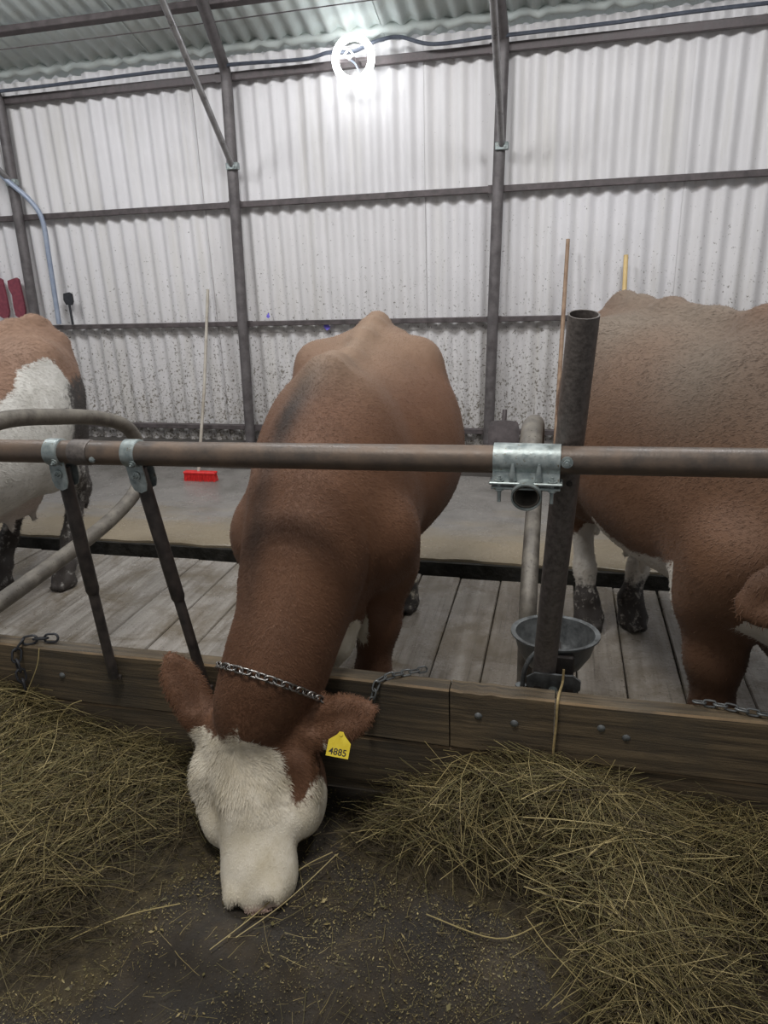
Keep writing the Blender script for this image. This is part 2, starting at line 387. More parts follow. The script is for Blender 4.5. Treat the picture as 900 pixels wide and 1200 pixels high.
# dung gutter and walkway
g = MB(); g.box(((X0 + X1) / 2, (GY0 + GY1) / 2, -0.24), (X1 - X0, GY1 - GY0 + 0.02, 0.04))
g.box(((X0 + X1) / 2, GY1 - 0.012, -0.132), (X1 - X0, 0.03, 0.21))
g.box(((X0 + X1) / 2, GY0 + 0.01 - 0.03, -0.13), (X1 - X0, 0.02, 0.2))
tag(g.build('floor_gutter', 'gutter', None, None), 'narrow black dung gutter behind the plank stalls', None, None, 'structure')
wk = MB(); nx = 120; ys2 = [GY1, GY1 + .02, 4.3, 4.6, 5.0, 5.4, 5.8, 6.1]
edge = [0.010 * math.sin(9 * q) + 0.007 * math.sin(23 * q + 1) for q in np.linspace(X0, X1, nx)]
vv = []; ff = []
for i, q in enumerate(np.linspace(X0, X1, nx)):
    vv.append((q, GY1 + edge[i] + .01, -0.25))
    for j, y in enumerate(ys2):
        vv.append((q, y + (edge[i] if j < 2 else 0), (-.012 if j == 0 else 0.004 * math.sin(2.3 * q + 3 * y))))
nyy = len(ys2) + 1
ff = [(i * nyy + j, (i + 1) * nyy + j, (i + 1) * nyy + j + 1, i * nyy + j + 1) for i in range(nx - 1) for j in range(nyy - 1)]
wk.add(vv, ff); tag(wk.build('floor_walkway', 'walk', None, 50), 'wet concrete walkway between the gutter and the wall', None, None, 'structure')
pl = MB().box(((X0 + X1) / 2, WALL_Y - 0.11, 0.06), (X1 - X0, 0.36, 0.26), 0.015).build('baseboard_back', 'plinth', None, 30)
tag(pl, 'dark concrete plinth along the foot of the slate wall', None, None, 'structure')

# corrugated sheets (wall and roof share the wave)
PW = 0.96 / 7
def sheet_mesh(name, length, mat, thick=0.006, nw=7.45, segw=8, amp=0.019):
    mb = MB(); n = int(nw * segw); vs_ = []; fs = []
    for i in range(n + 1):
        xx = i / segw * PW; yy = amp * math.cos(2 * PI * i / segw)
        for z in (0, length):
            vs_.append((xx, yy, z)); vs_.append((xx, yy + thick, z))
    for i in range(n):
        a = i * 4; b = a + 4
        fs += [(a, b, b + 2, a + 2), (a + 1, a + 3, b + 3, b + 1), (a, a + 1, b + 1, b), (a + 2, b + 2, b + 3, a + 3)]
    fs += [(0, 2, 3, 1), (n * 4, n * 4 + 1, n * 4 + 3, n * 4 + 2)]
    mb.add(vs_, fs); return mb.mesh(name, mat, 50)
wall = empty('wall_back', (0, WALL_Y, 0), 'whitewashed corrugated slate wall splashed with dung', None, None, 'structure')
rows = [(0.15, 1.18), (1.25, 1.09), (2.28, 1.10)]
sm = [sheet_mesh('corrugated_sheet', h, 'sheet') for (z, h) in rows]
for k in range(-7, 4):
    for ri, (z, h) in enumerate(rows):
        o = link('corrugated_sheet', sm[ri], wall)
        o.location = (-0.20 + 0.96 * k, 0.035 - 0.007 * ri + (0.004 if k % 2 else -0.004), z - (0.06 if ri else 0) + random.uniform(-.01, .01)); o.rotation_euler = (0, random.uniform(-.003, .003), random.uniform(-0.004, 0.004))
# blue paint dabs on the wall
for (px, pz, s) in ((-1.98, 1.235, .035), (-2.52, 1.33, .02)):
    mb = MB(); poly = [(s * (0.7 + .3 * math.sin(3 * a + px)) * math.cos(a), 1.3 * s * (0.8 + .2 * math.sin(2 * a)) * math.sin(a)) for a in np.linspace(0, 2 * PI, 16, endpoint=False)]
    mb.prism(poly, 0, 0.003, lambda a, b, d: (px + a, -0.016 - d + 0.0, pz + b)); mb.build('paint_dab', 'bluepaint', wall, None)
# roof
ROOF_S = R(20); EZ = 3.36
roof = empty('ceiling', (0, WALL_Y + 0.12, EZ - 0.02), 'pale green corrugated slate roof rising from the wall', None, None, 'structure')
rl = 1.75; rm = sheet_mesh('roof_sheet', rl, 'roofsheet')
for row in range(4):
    for k in range(-7, 4):
        o = link('roof_sheet', rm, roof)
        d = row * 1.62
        o.location = (-0.5 + 0.96 * k, -d * math.cos(ROOF_S), d * math.sin(ROOF_S) - 0.012 * (row % 2) + (0.004 if k % 2 else -0.004)); o.rotation_euler = (PI / 2 - ROOF_S, 0, random.uniform(-.003, .003))

# steel frames: column, bent rafter, brace
def steel_frame(xt, xb, label, brace_top, skew):
    root = empty('steel_frame', (xb, WALL_Y - 0.08, 0), label, 'column', 'steel frames of the back wall')
    inv = Vector(root.location); yb = WALL_Y - 0.075
    pts = [Vector((xb, yb, 0.17)), Vector((xt, yb, 3.13))] + [Vector((xt + skew * .02, yb - .015, 3.20)), Vector((xt + skew * .06, yb - .06, 3.245))]
    d = Vector((skew, -0.75, 0.75 * math.tan(ROOF_S)))
    e = Vector((xt + skew * .06, yb - .06, 3.245))
    c = MB().tube([p - inv for p in pts[:2]], 0.045, 14); c.build('column', 'frame', root)
    r_ = MB().tube([p - inv for p in spline(pts[1:] + [e + d * 0.2, e + d * 1, e + d * 2, e + d * 4.5], 5)], 0.043, 14); r_.build('rafter', 'frame', root)
    bb = Vector((xt + (xb - xt) * 0.2 + 0.02, yb - 0.055, 2.53)); bt = Vector(brace_top)
    MB().tube([bb - inv, bt - inv], 0.024, 12).build('brace', 'brace', root)
    MB().box(bb - inv + Vector((0, 0.02, -0.01)), (0.10, 0.06, 0.055), 0.006).build('bracket', 'galv', root)
    bolt(root, bb - inv + Vector((0.025, -0.012, -0.015)), (0, -1, 0), 0.007)
    MB().box(Vector((xb, yb, 0.185)) - inv, (0.2, 0.16, 0.015), 0.003).build('foot_plate', 'girt', root)
    return root
steel_frame(-2.675, -2.785, 'grey steel column with bent rafter and long slanting brace, left of the ring lamp', (-2.58, 4.55, 3.75), 0.20)
steel_frame(-0.505, -0.580, 'grey steel column with brace, nearest the shovel, right of the ring lamp', (-0.47, 4.55, 3.40), 0.0)
steel_frame(-4.80, -4.90, 'grey steel column at the far left behind the tan and white cow', (-5.0, 4.6, 3.7), -0.1)
steel_frame(1.70, 1.64, 'grey steel column beyond the right edge of the picture', (1.75, 4.55, 3.7), 0.0)
MB_ = MB()
for (zz, nm, lab, r_) in ((3.17, 'wall_girt', 'top steel girt along the wall just under the eaves', .03), (2.235, 'wall_girt', 'steel girt at mid height of the slate wall', .024), (1.265, 'wall_girt', 'third steel girt from the top, behind the backs of the cows', .020), (0.33, 'wall_girt', 'lowest steel girt just above the plinth', .022)):
    o = MB().box(((X0 + X1) / 2, WALL_Y - 0.03, zz), (X1 - X0, 0.05, r_ * 2), 0.004).build(nm, 'girt', None, 30)
    tag(o, lab, 'girt', 'horizontal girts of the wall')
    # tie wires and clips where the girt meets the columns
    for xx in (-4.85, -2.72, -0.545, 1.67):
        MB().box((xx, WALL_Y - 0.05, zz), (0.12, 0.012, r_ * 2 + .012), 0.002).build('clip', 'girt', o, 30)
for (d, lab) in ((0.70, 'dark roof purlin running along the roof above the ring lamp'), (1.9, 'dark roof purlin further up the roof slope')):
    y = WALL_Y + .12 - d * math.cos(ROOF_S); z = EZ - .02 + d * math.sin(ROOF_S) - 0.065
    o = MB().box(((X0 + X1) / 2, y, z), (X1 - X0, 0.06, 0.05), 0.004, Matrix.Rotation(-ROOF_S, 3, 'X')).build('roof_purlin', 'girt', None, 30)
    tag(o, lab, 'purlin', 'roof purlins')
# mortar fillet where roof meets wall
mb = MB()
pts = [(q, WALL_Y - 0.02 + 0.01 * math.sin(19 * q), EZ + 0.015 + 0.012 * math.sin(31 * q) + 0.008 * math.sin(57 * q)) for q in np.linspace(X0, X1, 160)]
mb.tube(pts, 0.035, 7); o = mb.build('trim_1', M['roofsheet'], None, 60); tag(o, 'lumpy mortar fillet between wall and roof', None, None, 'structure')

# ------------------------------------------------------------------ ring lamp
lc = Vector((-1.585, 5.83, 3.155))
lamp = empty('ring_lamp', lc, 'round ring lamp glowing white on the top girt', 'lamp')
mb = MB(); mb.tube([(0.138 * math.cos(a), 0, 0.138 * math.sin(a)) for a in np.linspace(0, 2 * PI, 40, endpoint=False)], 0.026, 12, closed=True); mb.build('glowing_ring', 'lamp', lamp)
mb = MB(); q = 0.032; mb.tube([(-0.03 + q * math.cos(a), -0.01, 0.03 + q * math.sin(a)) for a in (0, PI / 2, PI, 3 * PI / 2)], 0.008, 6, closed=True); mb.build('diamond_frame', 'lampc', lamp, None)
mb = MB(); mb.tube(spline([(-0.03, 0, 0.0), (0.01, 0.01, -0.03), (0.03, 0.02, -0.08), (0.035, 0.01, -0.12)], 5), 0.006, 8); mb.build('lamp_wire', 'bluepipe', lamp)
mb = MB(); mb.box((0, 0.09, 0.0), (0.03, 0.17, 0.03), 0.004); mb.box((0, 0.02, 0), (0.27, 0.012, 0.02), 0.003); mb.build('lamp_bracket', 'girt', lamp, 30)
cable = MB().tube(spline([(-6.5, 5.925, 3.235), (-4.6, 5.92, 3.22), (-3.2, 5.925, 3.235), (-2.5, 5.92, 3.225), (-2.0, 5.92, 3.21), (-1.8, 5.92, 3.235), (-1.60, 5.90, 3.22), (-1.42, 5.90, 3.27), (-1.25, 5.93, 3.285), (-1.0, 5.92, 3.215), (-0.55, 5.92, 3.22), (0.2, 5.925, 3.225), (1.0, 5.925, 3.24), (3.0, 5.925, 3.235)], 8), 0.014, 8).build('electric_cable', 'bluecable')
tag(cable, 'dark electric cable running along the top girt past the ring lamp', 'cable')
wire = MB().tube(spline([(-6.2, 5.5, 3.40), (-3.5, 5.52, 3.395), (-1.5, 5.55, 3.42), (0.5, 5.55, 3.43), (2.5, 5.6, 3.45)], 6), 0.004, 5).build('roof_wire', 'girt')
tag(wire, 'thin wire strung under the roof sheets', 'wire')

# ================================================================== FEED BARRIER
def rz(x): return 1.249 + 0.011 * x
RY, RR_ = 1.82, 0.0365
rail = empty('neck_rail', (0, RY, 0), 'rusty brown horizontal pipe rail crossing in front of all three cows', 'rail')
pts = [(q, 0.004 * math.sin(q * 1.3), rz(q)) for q in np.linspace(-1.365, 1.5, 14)]
MB().tube(pts, RR_, 24).build('pipe', 'rail', rail)
MB().tube([(q, 0.002, rz(q)) for q in np.linspace(-3.0, -1.36, 8)], RR_ * 0.97, 24).build('pipe', 'rail', rail)
MB().tube([(q, 0.0, rz(q)) for q in (-1.435, -1.43, -1.375, -1.37)], [RR_, RR_ + .003, RR_ + .003, RR_], 24).build('joint_sleeve', 'post', rail)
mb = MB(); mb.lathe([(0.011, 0), (0.009, 0.008), (0.003, 0.011), (0.0005, 0.011)], (0, 0, 0), 8); o = mb.build('weld_blob', 'galv', rail); o.location = (-1.345, -RR_ + .002, rz(-1.34) - .012); o.rotation_euler = (PI / 2, 0, 0)
bolt(rail, (0.026, -RR_ + .001, rz(0.03) + 0.004), (0, -1, 0), 0.009, 0.012)

def stanchion(xt, xb, label):
    yt, zt = RY + 0.012, rz(xt) - 0.035; yb, zb = 1.908, 0.375
    root = empty('feed_stanchion', (xt, RY, 0), label, 'bar', 'thin slanting bars of the feed barrier')
    o = Vector((xt, RY, 0)); T = Vector((xt, yt, zt)) - o; B = Vector((xb, yb, zb)) - o; d = B - T
    MB().tube([T + d * 0.02, T + d * 0.56, T + d * 0.575], [0.0225, 0.0225, 0.019], 16).build('upper_tube', 'tube', root)
    MB().tube([T + d * 0.55, T + d * 0.97, B], [0.0175, 0.0175, 0.019], 14).build('lower_tube', 'tube', root)
    MB().tube([(-0.024, 0, rz(xt) + .0), (-0.022, 0, rz(xt)), (0.022, 0, rz(xt)), (0.024, 0, rz(xt))], [RR_ + .002, RR_ + .005, RR_ + .005, RR_ + .002], 24).build('pipe_clamp', 'galv', root)
    t = MB(); poly = [(-0.028, 0.02), (0.028, 0.02), (0.028, -0.055), (0.02, -0.078), (0, -0.086), (-0.02, -0.078), (-0.028, -0.055)]
    sx = (xb - xt) / (zt - zb)
    t.prism(poly, -0.030, -0.026, lambda a, b, dd: (a - b * sx + 0.006, dd + 0.012 - b * 0.05, zt + b)); t.prism(poly, 0.024, 0.028, lambda a, b, dd: (a - b * sx + 0.006, dd + 0.012 - b * 0.05, zt + b))
    t.build('clamp_tab', 'galv', root, 30)
    bolt(root, (0.006 + .03 * sx, -0.019, zt - 0.03), (0, -1, 0), 0.008, 0.012)
    bolt(root, (0.016, -RR_ - .002, zt + 0.012), (0, -1, -.3), 0.007, 0.010)
    MB().box((B.x, B.y + .008, B.z - 0.004), (0.052, 0.012, 0.02), 0.003).build('foot_lug', 'tube', root, 30)
stanchion(-1.495, -1.512, 'thin dark slanting bar nearest the left edge, clamped under the rusty rail')
stanchion(-1.228, -1.152, 'thin dark slanting bar next to the raised ear of the grazing cow')

def post_y(z): return RY + 0.074 + (rz(0) - z) * 0.235
post = empty('barrier_post', (0.03, post_y(0), 0), 'thick dark steel pipe post with open top, standing right of the grazing cow', 'post')
pv = Vector(post.location)
pt = [Vector((0.030 + (z - 1.25) * 0.05, post_y(z), z)) - pv for z in (0.0, 0.4, 0.9, 1.3, 1.612)]
MB().tube(pt, 0.0375, 28, hollow=0.004).build('pipe', 'post', post)
MB().box((-0.02, -0.0, 0.006), (0.2, 0.2, 0.012), 0.003).build('base_plate', 'post', post, 30)
bolt(post, Vector((0.036, post_y(1.17) - 0.037, 1.17)) - pv, (0, -1, -.2), 0.005, 0.004, 'tube')

LOOP = [(1.765, 1.163), (1.95, 1.205), (2.17, 1.245), (2.5, 1.19), (2.78, 1.12), (2.96, 1.03), (3.02, 0.88), (2.95, 0.74), (2.72, 0.665)]
def divider(x, label, bracket):
    root = empty('stall_divider', (x, 2.0, 0), label, 'divider', 'bent pipe stall dividers')
    o = Vector((x, 2.0, 0))
    p3 = spline([Vector((x + (0.0 if not bracket else -0.012 * (y - 1.8)), y, z)) - o for y, z in LOOP + ([(2.54, 0.585), (2.44, 0.50), (2.425, 0.35), (2.425, 0.01)] if bracket else [(2.39, 0.627), (2.1, 0.605), (1.84, 0.59)])], 7)
    MB().tube(p3, 0.033, 18, hollow=0.003).build('bent_pipe', 'loop', root)
    if True:
        e = p3[0]; d = (p3[2] - p3[0]).normalized()
        MB().tube([e - d * .004, e + d * 0.06, e + d * 0.062], [0.039, 0.039, 0.036], 28, hollow=0.004).build('end_sleeve', 'galv', root)
        # saddle over the rail with two flanges and four bolts
        s = MB(); a0, a1 = R(20), R(262); prof = []
        zc = rz(x) ; ncur = 18
        outer = [(RY - 2.0 + (RR_ + .006) * math.cos(a), zc + (RR_ + .006) * math.sin(a)) for a in np.linspace(a0, R(215), ncur)]
        inner = [(RY - 2.0 + (RR_ + .002) * math.cos(a), zc + (RR_ + .002) * math.sin(a)) for a in np.linspace(a0, R(215), ncur)]
        outer.append((RY - 2.0 - RR_ - .004, zc - 0.05)); inner.append((RY - 2.0 - RR_ - .000, zc - 0.05))
        s.prism(outer + inner[::-1], -0.088, 0.082, lambda a, b, dd: (dd, a, b))
        s.build('saddle', 'galv', root, 35)
        MB().box((-0.003, RY - 2.0 - .028, zc - 0.052), (0.186, 0.05, 0.007), 0.002).build('flange', 'galv', root, 30)
        MB().box((-0.003, RY - 2.0 - .026, zc - 0.066), (0.176, 0.045, 0.007), 0.002).build('flange', 'galv', root, 30)
        for sx in (-.07, .064):
            bolt(root, (sx, RY - 2.0 - .04, zc - 0.048), (0, 0, 1), 0.007, 0.008)
            MB().tube([(sx, RY - 2.0 - .04, zc - 0.05), (sx, RY - 2.0 - .04, zc - 0.105)], 0.005, 8).build('bolt_shank', 'galv', root)
            bolt(root, (sx, RY - 2.0 - .04, zc - 0.069), (0, 0, -1), 0.007, 0.008)
        for sx in (-.036, .03):
            MB().tube([(sx, RY - 2.0 - RR_ - .004, zc - 0.045), (sx, RY - 2.0 - RR_ - .008, zc - 0.03), (sx, RY - 2.0 - RR_ - .006, zc + 0.0)], [0.010, 0.009, 0.004], 10).build('weld_rib', 'galv', root)
    return root
divider(-0.072, 'bent pipe divider bolted to the rail under a galvanised saddle, beside the post', True)
divider(-2.0, 'bent pipe divider loop between the left cow and the slanting bars', False)

# drinking bowl behind the post
bowl = empty('drinking_bowl', (0.022, 2.255, 0.36), 'round grey metal drinking bowl behind the foot of the post', 'bowl')
mb = MB(); mb.lathe([(0.001, 0.0), (0.05, 0.002), (0.095, 0.03), (0.125, 0.08), (0.140, 0.138), (0.152, 0.146), (0.152, 0.152), (0.135, 0.150), (0.118, 0.085), (0.088, 0.038), (0.045, 0.014), (0.001, 0.012)], (0, 0, 0), 40, 1.0, 0.84)
mb.build('bowl_shell', 'iron', bowl, 50)
mb = MB(); mb.box((0.0, -0.115, 0.09), (0.13, 0.03, 0.085), 0.006); mb.box((0.0, -0.02, 0.075), (0.045, 0.16, 0.03), 0.006); mb.build('valve_box', 'tube', bowl, 30)
mb = MB(); poly = [(-0.085, 0.035), (-0.06, 0.055), (0.06, 0.055), (0.085, 0.035), (0.085, -0.0), (0.05, -0.03), (0.02, -0.045), (-0.02, -0.045), (-0.05, -0.03), (-0.085, 0.0)]
mb.prism(poly, -0.215, -0.206, lambda a, b, d: (a + 0.0, d - b * 0.2, 0.065 + b)); mb.build('clamp_plate', 'iron', bowl, 30)
mb = MB(); mb.box((0.05, -0.165, 0.045), (0.03, 0.10, 0.05), 0.004); mb.build('clamp_arm', 'tube', bowl, 30)
MB().box((-0.05, -0.165, 0.045), (0.03, 0.10, 0.05), 0.004).build('clamp_arm', 'tube', bowl, 30)
bolt(bowl, (0.0, -0.216, 0.055), (0, -1, .2), 0.009, 0.012)
mb = MB(); mb.tube(spline([(-0.102, -0.19, -0.355), (-0.100, -0.19, -0.1), (-0.098, -0.19, 0.06), (-0.09, -0.19, 0.12), (-0.065, -0.185, 0.165), (-0.03, -0.17, 0.185), (-0.005, -0.12, 0.15)], 6), 0.008, 10); mb.build('water_hose', 'iron', bowl)
mb = MB(); mb.tube([(-0.105, -0.16, -0.355), (-0.105, -0.16, 0.03)], 0.018, 14); mb.build('supply_pipe', 'iron', bowl)

# timber curb
curb = empty('timber_curb', (0, 1.96, 0), 'low wall of old brown timber planks between feed alley and stalls', 'curb')
def curb_plank(xa, xb, za, zb, ya=1.93, yb=1.995):
    n = 10; mb = MB()
    d = yb - ya; e = 0.006; prof = [(0, e), (e, 0), (d - e, 0), (d, e), (d, zb - za - e), (d - e, zb - za), (e, zb - za), (0, zb - za - e)]
    vs_ = []; fs = []; m = len(prof)
    for i in range(n + 1):
        x = xa + (xb - xa) * i / n; j = (random.uniform(-.002, .002), random.uniform(-.003, .003))
        for (a, b) in prof: vs_.append((x, ya - 1.96 + a + j[0], za + b + j[1]))
    for i in range(n):
        for k in range(m): fs.append((i * m + k, i * m + (k + 1) % m, (i + 1) * m + (k + 1) % m, (i + 1) * m + k))
    fs += [tuple(range(m))[::-1], tuple(n * m + k for k in range(m))]
    mb.add(vs_, fs); mb.build('plank', 'wood', curb, 25)
curb_plank(-3.6, -0.302, 0.232, 0.452); curb_plank(-0.298, 0.028, 0.230, 0.451); curb_plank(0.032, 2.2, 0.232, 0.450)
curb_plank(-3.6, -0.9, 0.04, 0.226, 1.936, 1.99); curb_plank(-0.895, 2.2, 0.035, 0.224, 1.938, 1.99)
curb_plank(-3.6, 2.2, -0.12, 0.032, 1.942, 1.99)
for (x, z) in ((-0.207, .365), (-0.093, .352), (0.17, .37), (0.245, .345), (-0.7, .36), (0.75, .36), (-1.75, .34)):
    mb = MB(); mb.lathe([(0.0005, 0.006), (0.008, 0.005), (0.013, 0.0)], (0, 0, 0), 12); o = mb.build('bolt_head', 'iron', curb); o.location = (x, -0.031, z); o.rotation_euler = (PI / 2, 0, 0)
tw = MB().tube(spline([(0.052, 2.035, 0.50), (0.05, 2.02, 0.462), (0.040, 1.96, 0.458), (0.036, 1.921, 0.445), (0.035, 1.919, 0.37), (0.031, 1.916, 0.28), (0.034, 1.918, 0.19)], 6), 0.004, 6).build('straw_twine', 'twine')
tag(tw, 'pale straw twine hanging from the post foot down over the curb', 'twine')

# ------------------------------------------------------------------ chains
def link_mesh(name, l, wdt, r, mat):
    pts = []
    hl = l / 2 - wdt / 2
    for k in range(7): a = -PI / 2 + PI * k / 6; pts.append((hl + wdt / 2 * math.cos(a), wdt / 2 * math.sin(a), 0))
    for k in range(7): a = PI / 2 + PI * k / 6; pts.append((-hl + wdt / 2 * math.cos(a), wdt / 2 * math.sin(a), 0))
    return MB().tube(pts, r, 6, closed=True).mesh(name, mat, 60)
LM = link_mesh('link', 0.036, 0.018, 0.0032, 'iron')
LMB = link_mesh('link', 0.052, 0.030, 0.0045, 'black')
def chain(pts, label, me, pitch, group='tie chains', normal=None, tilt=0.5):
    P = spline(pts, 24); P = [Vector(p) for p in P]
    root = empty('tie_chain', P[0], label, 'chain', group); acc = 0; k = 0; nxt = 0.0
    for i in range(len(P) - 1):
        sg = (P[i + 1] - P[i]).length
        while nxt <= acc + sg:
            t = (nxt - acc) / max(sg, 1e-6); q = P[i].lerp(P[i + 1], t); d = (P[min(i + 2, len(P) - 1)] - P[max(i - 1, 0)]).normalized()
            nn = normal(q) if normal else Vector((0, -0.5, 1))
            y = nn.cross(d).normalized(); z = d.cross(y)
            ang = (tilt if k % 2 else -tilt)
            y2 = y * math.cos(ang) + z * math.sin(ang); z2 = d.cross(y2)
            o = link('link', me, root); o.matrix_local = Matrix.Translation(q - P[0]) @ Matrix((d, y2, z2)).transposed().to_4x4()
            k += 1; nxt += pitch
        acc += sg
    return root
chain([(-0.405, 2.02, 0.458), (-0.455, 1.985, 0.462), (-0.50, 1.96, 0.462), (-0.535, 1.93, 0.452), (-0.548, 1.914, 0.41), (-0.56, 1.912, 0.36), (-0.57, 1.912, 0.30)], 'rusty chain hanging over the curb right of the grazing cow', LM, 0.029)
chain([(0.45, 1.985, 0.462), (0.52, 1.975, 0.464), (0.60, 1.955, 0.464), (0.70, 1.95, 0.464), (0.9, 1.94, 0.462)], 'chain lying along the top of the curb by the foreleg of the right cow', LM, 0.029, tilt=0.7)
chain([(-1.80, 1.97, 0.47), (-1.86, 1.955, 0.468), (-1.905, 1.93, 0.458), (-1.912, 1.905, 0.41), (-1.905, 1.90, 0.35), (-1.9, 1.90, 0.27)], 'heavy black chain over the curb at the far left edge', LMB, 0.040, tilt=0.8)

# ================================================================== TOOLS AND THINGS ON THE WALL
def broom():
    root = empty('push_broom', (-3.0, 5.36, 0), 'red bristled broom with long grey wooden handle leaning on the wall', 'broom')
    o = Vector(root.location)
    MB().tube([Vector((-3.02, 5.38, 0.08)) - o, Vector((-3.04, 5.70, 0.75)) - o, Vector((-3.05, 6.0, 1.565)) - o], 0.0135, 12).build('handle', 'greyh', root)
    MB().box((0, 0.01, 0.075), (0.30, 0.06, 0.022), 0.005).build('brush_block', 'red', root, 30)
    mb = MB()
    for i in range(26):
        for j in range(4):
            x = -0.14 + i * 0.0112; y = -0.012 + j * 0.014; mb.tube([(x, y, 0.066), (x * 1.05 + random.uniform(-.003, .003), y * 1.3 + random.uniform(-.004, .004) - .004, 0.002)], [0.004, 0.0035], 4)
    tag(mb.build('bristles', 'red', root, None), None, None, None, 'stuff')
broom()
t = empty('scraper_tool', (-0.02, 5.5, 0), 'long reddish wooden tool handle leaning on the wall behind the post', 'tool')
MB().tube([(0.0, -0.05, 0.05), (0.015, 0.22, 0.95), (0.03, 0.45, 1.85)], [0.017, 0.017, 0.015], 12).build('handle', 'handle', t)
MB().box((0.0, -0.06, 0.04), (0.28, 0.02, 0.08), 0.004).build('blade', 'tube', t, 30)
t = empty('fork_tool', (0.44, 5.6, 0), 'pale yellow wooden tool handle leaning on the wall above the right cow', 'tool')
MB().tube([(0.01, -0.10, 0.06), (0.005, 0.12, 0.9), (0.0, 0.36, 1.72)], 0.017, 12).build('handle', 'paleh', t)
for k in range(4): MB().tube([(-0.06 + k * .04, -0.09, 0.16), (-0.06 + k * .04, -0.10, 0.01)], [0.006, 0.004], 6).build('tine', 'tube', t)
MB().box((0, -0.09, 0.16), (0.15, 0.02, 0.02), 0.004).build('head_bar', 'tube', t, 30)
t = empty('scoop_shovel', (-0.43, 5.72, 0.19), 'dark steel shovel blade standing upright against the wall beside the column', 'shovel')
mb = MB(); nxs, nzs = 8, 8; vs_ = []; fs = []
for th in (0, 0.004):
    for i in range(nxs + 1):
        for j in range(nzs + 1):
            a = i / nxs * 2 - 1; b = j / nzs; hw = 0.125 * (1 - 0.14 * max(0, b - .75) * 4) * (1 if b > .15 else 0.9 + b * .66)
            vs_.append((a * hw, 0.0 - 0.03 * (1 - a * a) + th + 0.06 * b, 0.30 * b - (0.02 * a * a if b > .9 else 0)))
nn = (nxs + 1) * (nzs + 1)
for i in range(nxs):
    for j in range(nzs):
        a = i * (nzs + 1) + j; q = (a, a + nzs + 1, a + nzs + 2, a + 1); fs.append(q); fs.append(tuple(nn + k for k in q[::-1]))
mb.add(vs_, fs); mb.build('blade', 'girt', t, 50)
MB().tube([(0.0, 0.03, 0.12), (0.0, 0.045, 0.28), (0.002, 0.085, 0.375)], [0.016, 0.02, 0.019], 12).build('socket', 'girt', t)
MB().tube([(-4.60, 0, 0)], 0.01, 6) if False else None
t = empty('hand_scraper', (-4.46, 5.98, 1.29), 'small black paddle standing on the third girt at the left', 'scraper')
MB().tube([(0.0, 0, 0), (0.0, 0.0, 0.19)], 0.011, 10).build('handle', 'black', t)
mb = MB(); mb.prism([(-0.05, 0.0), (-0.03, -0.045), (0.03, -0.05), (0.05, -0.02), (0.05, 0.05), (0.02, 0.065), (-0.04, 0.055)], -0.008, 0.008, lambda a, b, d: (a, d, 0.225 + b)); mb.build('paddle', 'black', t, 30)
for (x, lab) in ((-5.03, 'maroon rubber pad hanging on the wall beside the far left column'), (-5.21, 'maroon rubber pad cut by the left edge of the picture')):
    mb = MB(); poly = [(-0.055, -0.17), (-0.02, -0.19), (0.035, -0.185), (0.06, -0.13), (0.062, 0.0), (0.055, 0.16), (0.03, 0.175), (-0.07, 0.15), (-0.075, 0.08), (-0.05, 0.02), (-0.06, -0.08)]
    mb.prism(poly, -0.02, 0.0, lambda a, b, d: (x + a, 6.02 + d, 1.55 + b)); tag(mb.build('rubber_pad', 'maroon', None, 30), lab, 'pad', 'maroon pads on the wall')
t = MB().tube(spline([(-5.5, 5.6, 3.1), (-5.0, 5.86, 2.72), (-4.80, 5.90, 2.53), (-4.63, 5.93, 2.36), (-4.56, 5.95, 2.2), (-4.57, 5.96, 1.9), (-4.60, 5.97, 1.30)], 8), 0.022, 12).build('water_pipe', 'bluepipe')
tag(t, 'bent blue grey pipe coming down the wall beside the far left column', 'pipe')

